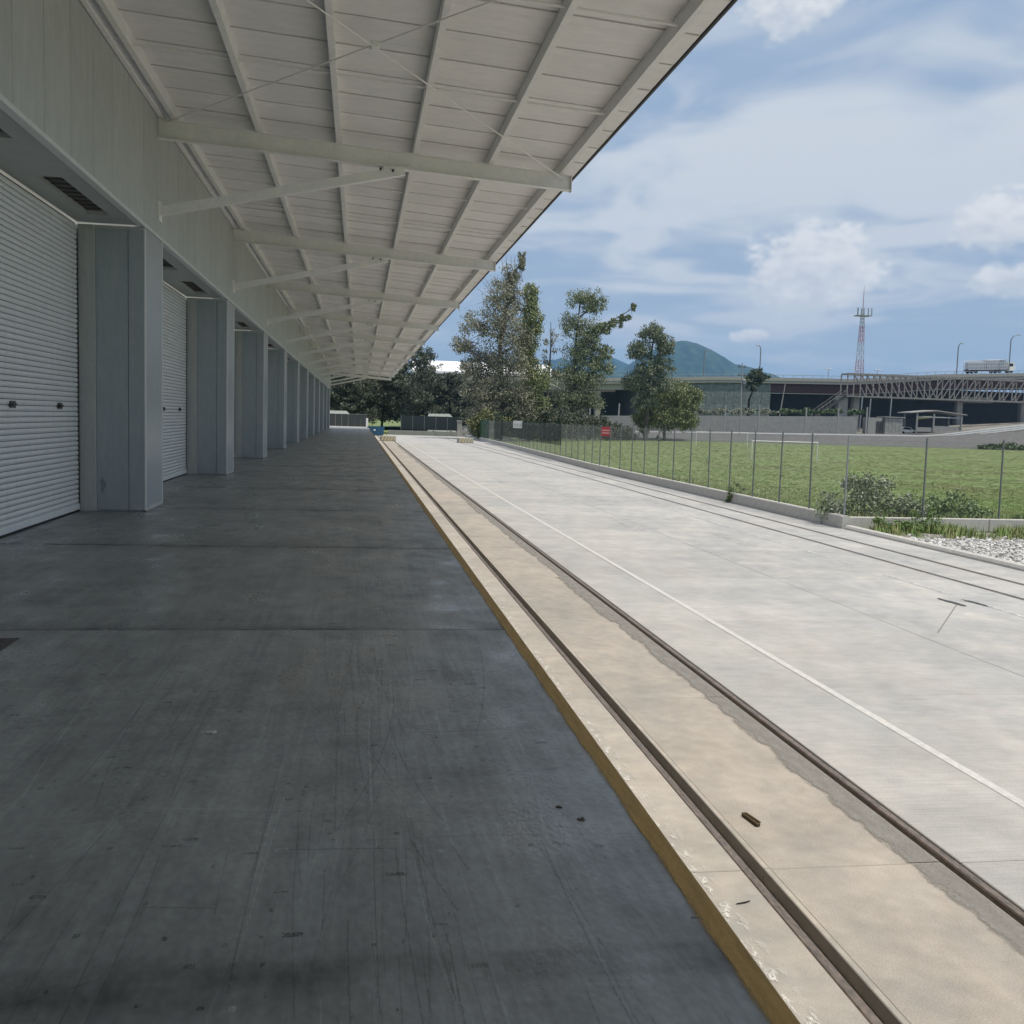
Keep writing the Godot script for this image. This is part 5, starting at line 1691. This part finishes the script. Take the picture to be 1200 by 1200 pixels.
func build_small_far() -> void:
	# arm lamps on the flyover
	for q in [[155.5, 25.1, 0.6, "tall street lamp on the flyover behind the truss of the footbridge"], [170.4, 28.0, 1.9, "tall curved street lamp on the flyover at the end of the cage truck"], [86.2, 20.6, 0.5, "street lamp on the flyover in front of the hill's summit"], [101.1, 22.3, -0.5, "street lamp on the flyover in front of the hill's falling slope"]]:
		var y := deck_y(q[0]) + 0.55
		var l := thing("street_lamp", q[3], "lamp", Vector3(q[0], y, -252.0), "street lamps on the flyover")
		var h: float = q[1] - y
		round_pole(l, "pole", [Vector3.ZERO, Vector3(0, h * 0.86, 0), Vector3(q[2] * 0.35, h * 0.96, 0), Vector3(q[2], h, 0)], 0.16, 0.09, mats.galv_dark)
		put("lamp_head", one_box(Vector3(0.9, 0.18, 0.35), 0.05), mats.galv_dark, l, Vector3(q[2] + 0.3 * signf(q[2]), h, 0))
		put("base", one_box(Vector3(0.5, 0.12, 0.5), 0.02), mats.galv_dark, l, Vector3(0, 0.02, 0))
	for q in [[137.6, 18.5, "first"], [146.0, 18.6, "second"], [153.2, 18.7, "third"]]:
		var y := deck_y(q[0]) + 0.55
		var l := thing("double_lamp", "double-headed T-shaped street lamp beyond the footbridge, %s from the radio mast" % q[2], "lamp", Vector3(q[0], y, -289.7), "double lamps beyond the footbridge")
		var h: float = q[1] + 0.9 - y
		round_pole(l, "pole", [Vector3.ZERO, Vector3(0, h, 0)], 0.12, 0.08, mats.galv)
		for s in [-1, 1]: put("lamp_head", one_box(Vector3(0.95, 0.2, 0.4), 0.05), mats.galv, l, Vector3(0.55 * s, h + 0.05, 0))
	# lamp poles by the near side of the road
	var l1 := thing("street_lamp", "grey street lamp with a curved arm in front of the trees by the road", "lamp", Vector3(37.6, -1.3, -189.3))
	round_pole(l1, "pole", [Vector3.ZERO, Vector3(0, 7.0, 0), Vector3(-0.2, 8.3, 0), Vector3(-1.0, 9.3, 0), Vector3(-2.2, 9.7, 0)], 0.13, 0.07, mats.galv)
	put("lamp_head", one_box(Vector3(0.8, 0.16, 0.3), 0.04), mats.galv, l1, Vector3(-2.5, 9.68, 0))
	var l2 := thing("street_lamp", "tall straight pale lamp pole among the trees by the road", "lamp", Vector3(38.9, -1.3, -195.0))
	round_pole(l2, "pole", [Vector3.ZERO, Vector3(0, 12.0, 0)], 0.17, 0.1, mats.concrete_light)
	put("lamp_head", one_box(Vector3(0.6, 0.3, 0.5), 0.08), mats.white_paint, l2, Vector3(0, 12.1, 0))
	var l3 := thing("street_lamp", "short pale lamp pole with a white head beside the dark tree trunk", "lamp", Vector3(43.3, -1.3, -197.0))
	round_pole(l3, "pole", [Vector3.ZERO, Vector3(0.3, 6.4, 0)], 0.14, 0.1, mats.concrete_light)
	put("lamp_head", one_box(Vector3(0.5, 0.3, 0.4), 0.08), mats.white_paint, l3, Vector3(0.4, 6.5, 0))
	# power pole with cross arms
	var pp := thing("utility_pole", "tall grey utility pole with cross arms and insulators in front of the wall", "pole", Vector3(82.5, -0.9, -215.0))
	round_pole(pp, "pole", [Vector3.ZERO, Vector3(-0.3, 16.3, 0)], 0.2, 0.12, mats.concrete_light)
	for y in [15.4, 13.6]:
		put("cross_arm", one_box(Vector3(2.2, 0.14, 0.14), 0.02), mats.dark_steel, pp, Vector3(-0.28, y, 0))
		for x in [-0.95, 0.35]: put("insulator", one_box(Vector3(0.16, 0.4, 0.16), 0.04), mats.dark_steel, pp, Vector3(x, y + 0.26, 0))
	put("transformer", one_box(Vector3(0.8, 1.1, 0.7), 0.1), mats.galv_dark, pp, Vector3(0.3, 12.2, 0))
	var lp := thing("leaning_pole", "tall pale pole leaning by the brown flyover girder", "pole", Vector3(96.0, 4.1, -226.0))
	round_pole(lp, "pole", [Vector3.ZERO, Vector3(1.0, 7.6, 0)], 0.16, 0.1, mats.concrete_light)
	var sp := [[119.6, -233.4, 9.6, 0.35, "pale steel pole in front of the footbridge column, left of the booth"], [121.6, -233.0, 9.2, 0.3, "pale steel pole beside the footbridge's second column"], [127.0, -233.0, 9.4, 0.25, "grey steel pole rising behind the concrete booth to the footbridge"]]
	for q in sp:
		var p := thing("steel_pole", q[4], "pole", Vector3(q[0], road_far(q[0]) + 0.05, q[1]))
		round_pole(p, "pole", [Vector3.ZERO, Vector3(q[3], q[2] - road_far(q[0]), 0)], 0.2, 0.16, mats.galv)
	# lattice mast with antennas
	var t := thing("radio_mast", "red and white lattice radio mast with antennas behind the footbridge", "tower", Vector3(152.6, 2.0, -300.0))
	var Y0 := 0.0
	var seg := 14
	var mast_red := mat(0.36, 0.11, 0.10, 0.6)
	for k in seg:
		var ya := 37.0 * k / seg
		var yb := 37.0 * (k + 1) / seg
		var wa := lerpf(1.5, 0.32, float(k) / seg)
		var wb := lerpf(1.5, 0.32, float(k + 1) / seg)
		var m := MB.new()
		for i in 4:
			var s0 := Vector3(1 if i in [0, 3] else -1, 0, 1 if i < 2 else -1)
			var i1 := (i + 1) % 4
			var s1 := Vector3(1 if i1 in [0, 3] else -1, 0, 1 if i1 < 2 else -1)
			m.bar(s0 * wa + Vector3(0, ya, 0), s0 * wb + Vector3(0, yb, 0), 0.11, 0.11)
			m.bar(s0 * wa + Vector3(0, ya, 0), s1 * wb + Vector3(0, yb, 0), 0.05, 0.05)
			m.bar(s1 * wa + Vector3(0, ya, 0), s0 * wb + Vector3(0, yb, 0), 0.05, 0.05)
			m.bar(s0 * wa + Vector3(0, ya, 0), s1 * wa + Vector3(0, ya, 0), 0.05, 0.05)
		put("mast_section", m.mesh(), mast_red if (k / 2) % 2 else mats.galv, t)
	put("platform", one_box(Vector3(4.6, 0.25, 3.0), 0.05), mats.galv_dark, t, Vector3(0, 34.6, 0))
	for x in [-2.3, -1.0, 1.1, 2.2]: put("panel_antenna", one_box(Vector3(0.35, 2.2, 0.25), 0.04), mats.galv_dark if x < -2.0 else mats.galv, t, Vector3(x, 35.8, 1.4))
	round_pole(t, "whip_antenna", [Vector3(0, 37.0, 0), Vector3(0, 40.5, 0), Vector3(0, 43.6, 0)], 0.12, 0.04, mast_red)
	# cage truck on the flyover
	var tr := thing("cage_truck", "long pale truck with a barred cage body driving on the flyover", "truck", Vector3(159.6, deck_y(166.0) + 0.45, -254.5))
	tr.rotation.z = atan(0.05)
	put("chassis", one_box(Vector3(11.5, 0.35, 2.2), 0.05), mats.dark_steel, tr, Vector3(5.8, 0.75, 0))
	var pale := mat(0.58, 0.62, 0.68, 0.5)
	for s in [-1.15, 1.15]:
		for y in [1.05, 1.9, 2.7, 3.4]:
			put("cage_rail", one_box(Vector3(11.0, 0.16, 0.08), 0.02), pale, tr, Vector3(5.6, y, s))
		for k in 19: put("cage_bar", one_box(Vector3(0.12, 2.6, 0.07), 0.01), pale, tr, Vector3(0.2 + 0.6 * k, 2.2, s * 1.03))
	var cargo := mat(0.42, 0.43, 0.47, 0.7)
	put("load", one_box(Vector3(5.4, 2.5, 2.0), 0.1), cargo, tr, Vector3(8.2, 2.35, 0))
	put("load", one_box(Vector3(4.6, 1.9, 2.0), 0.1), cargo, tr, Vector3(2.7, 2.05, 0))
	var cab := MB.new()
	cab.extrude([Vector2(0, 0.3), Vector2(2.1, 0.3), Vector2(2.1, 1.4), Vector2(1.8, 2.6), Vector2(0, 2.8)], Vector3(11.5, 0.2, 1.15), Vector3(11.5, 0.2, -1.15), Vector3.RIGHT, Vector3.UP)
	put("cab", cab.mesh(), mats.white_paint, tr)
	put("cab_window", one_box(Vector3(1.1, 0.8, 2.34), 0.03), mats.glass, tr, Vector3(12.5, 2.1, 0))
	for x in [1.2, 2.4, 8.0, 9.2, 12.6]:
		for s in [-0.95, 0.95]:
			var wm := MB.new()
			wm.tube(Vector3(x, 0.5, s - 0.15), Vector3(x, 0.5, s + 0.15), 0.5, 0.5, 14, true)
			put("wheel", wm.mesh(), mats.rubber, tr)
	# shelter with a shallow gabled roof
	var g0 := road_far(134.0)
	var sh := thing("shelter", "open roadside shelter with a pale shallow gabled roof", "shelter", Vector3(128.0, g0 + 0.05, -223.5))
	var rf := MB.new()
	rf.extrude([Vector2(-1.6, 4.2), Vector2(4.8, 4.85), Vector2(12.6, 4.1), Vector2(12.6, 4.3), Vector2(4.8, 5.1), Vector2(-1.6, 4.42)], Vector3(0, 0, 1.2), Vector3(0, 0, -5.0), Vector3.RIGHT, Vector3.UP)
	put("roof", rf.mesh(), mats.concrete_light, sh)
	for q in [[0.2, 0.9], [4.4, 0.9], [11.4, 0.9], [0.2, -4.5], [11.4, -4.5]]: put("post", one_box(Vector3(0.36, 4.25, 0.36), 0.03), mats.concrete_far, sh, Vector3(q[0], 2.1, q[1]))
	put("low_wall", one_box(Vector3(6.6, 1.4, 0.2), 0.02), mats.concrete_far, sh, Vector3(7.9, 0.7, 0.75))
	put("low_wall", one_box(Vector3(3.8, 1.0, 0.2), 0.02), mats.concrete_far, sh, Vector3(2.3, 0.5, 0.75))
	put("cross_rail", one_box(Vector3(11.0, 0.24, 0.16), 0.02), mats.galv, sh, Vector3(5.8, 3.4, 0.9))
	put("back_panel", one_box(Vector3(11.0, 3.4, 0.15), 0.02), mats.dark_steel, sh, Vector3(5.8, 1.7, -4.6))
	var aw := thing("awning", "small yellow and green awning hanging inside the shelter", "awning", Vector3(130.4, g0 + 2.9, -223.4))
	var am := MB.new()
	am.extrude([Vector2(-1.5, 0.0), Vector2(1.5, 0.35), Vector2(1.5, 0.85), Vector2(-1.5, 0.6)], Vector3(0, 0, 0.4), Vector3(0, 0, -0.8), Vector3.RIGHT, Vector3.UP)
	put("canopy", am.mesh(), mat(0.5, 0.47, 0.12, 0.7), aw)
	put("hanger", one_box(Vector3(0.05, 0.5, 0.05)), mats.galv, aw, Vector3(0, 0.9, -0.2))
	# block booth
	var bo := thing("booth", "small grey concrete block booth with a dark doorway by the road", "booth", Vector3(120.0, road_far(120.0), -223.0))
	for r in 6:
		for c in 5:
			put("block", one_box(Vector3(0.86, 0.6, 0.3), 0.03), mats.concrete_far if (r + c) % 3 else mats.concrete_light, bo, Vector3(0.95 + 0.88 * c, 0.3 + 0.62 * r, 0.0))
	put("side_wall", one_box(Vector3(4.6, 3.8, 3.0), 0.03), mats.concrete_far, bo, Vector3(2.7, 1.9, -1.7))
	put("roof", one_box(Vector3(5.2, 0.22, 3.8), 0.03), mats.concrete_far, bo, Vector3(2.7, 3.92, -1.5))
	put("annex", one_box(Vector3(3.6, 3.7, 2.6), 0.03), mats.concrete_light, bo, Vector3(-1.7, 1.85, -1.6))
	put("doorway", one_box(Vector3(1.5, 2.9, 0.06), 0.01), mats.dark_steel, bo, Vector3(-0.75, 1.45, -0.28))
	# white car between booth and shelter
	var cr := thing("parked_car", "white car parked between the block booth and the shelter", "car", Vector3(125.6, road_far(127.0) + 0.02, -226.0))
	var cb := MB.new()
	cb.extrude([Vector2(0, 0.35), Vector2(4.3, 0.35), Vector2(4.35, 0.85), Vector2(3.3, 1.0), Vector2(2.6, 1.62), Vector2(1.0, 1.66), Vector2(0.2, 1.05), Vector2(0, 0.9)], Vector3(0, 0, 0.85), Vector3(0, 0, -0.85), Vector3.RIGHT, Vector3.UP)
	put("body", cb.mesh(), mats.white_paint, cr)
	var gl := MB.new()
	gl.extrude([Vector2(0.5, 1.08), Vector2(3.05, 1.05), Vector2(2.52, 1.54), Vector2(1.08, 1.58)], Vector3(0, 0, 0.862), Vector3(0, 0, -0.862), Vector3.RIGHT, Vector3.UP)
	put("window", gl.mesh(), mats.glass, cr)
	for x in [0.8, 3.5]:
		for s in [-0.78, 0.78]:
			var wm := MB.new()
			wm.tube(Vector3(x, 0.33, s - 0.1), Vector3(x, 0.33, s + 0.1), 0.33, 0.33, 14, true)
			put("wheel", wm.mesh(), mats.rubber, cr)
	# far white-roofed hall behind the trees
	var wh := thing("white_hall", "large hall with a bright white roof behind the trees", "building", Vector3(16.0, 1.8, -300.0))
	var hm := MB.new()
	hm.box(Vector3(19.0, 6.5, -10.0), Vector3(40.0, 13.0, 18.0))
	put("wall", hm.mesh(), mats.concrete_light, wh)
	var hr := MB.new()
	hr.extrude([Vector2(1.0, 12.6), Vector2(1.0, 13.2), Vector2(-11.0, 16.8), Vector2(-21.0, 13.2), Vector2(-21.0, 12.6)], Vector3(-1.0, 0, 0), Vector3(41.0, 0, 0), Vector3(0, 0, 1), Vector3.UP)
	put("roof", hr.mesh(), mat(0.82, 0.82, 0.82, 0.6), wh)
	# white vans seen over the fences at the yard's end
	for q in [[-3.4, -178.5, "white van roof showing above the dark panel fence"], [14.2, -178.5, "white van roof showing above the dark screened fence"]]:
		var v := thing("van", q[2], "van", Vector3(q[0], -1.45, q[1]))
		var vm := MB.new()
		vm.extrude([Vector2(-2.4, 0.4), Vector2(2.4, 0.4), Vector2(2.4, 1.6), Vector2(1.7, 3.3), Vector2(1.2, 3.75), Vector2(-2.3, 3.7), Vector2(-2.4, 3.4)], Vector3(0, 0, 1.0), Vector3(0, 0, -1.0), Vector3.RIGHT, Vector3.UP)
		put("body", vm.mesh(), mats.white_paint, v)
		put("window", one_box(Vector3(0.9, 0.7, 2.02), 0.02), mats.glass, v, Vector3(1.1, 2.6, 0))
		for x in [-1.5, 1.5]:
			var wm := MB.new()
			wm.tube(Vector3(x, 0.4, 0.75), Vector3(x, 0.4, 1.02), 0.4, 0.4, 14, true)
			put("wheel", wm.mesh(), mats.rubber, v)
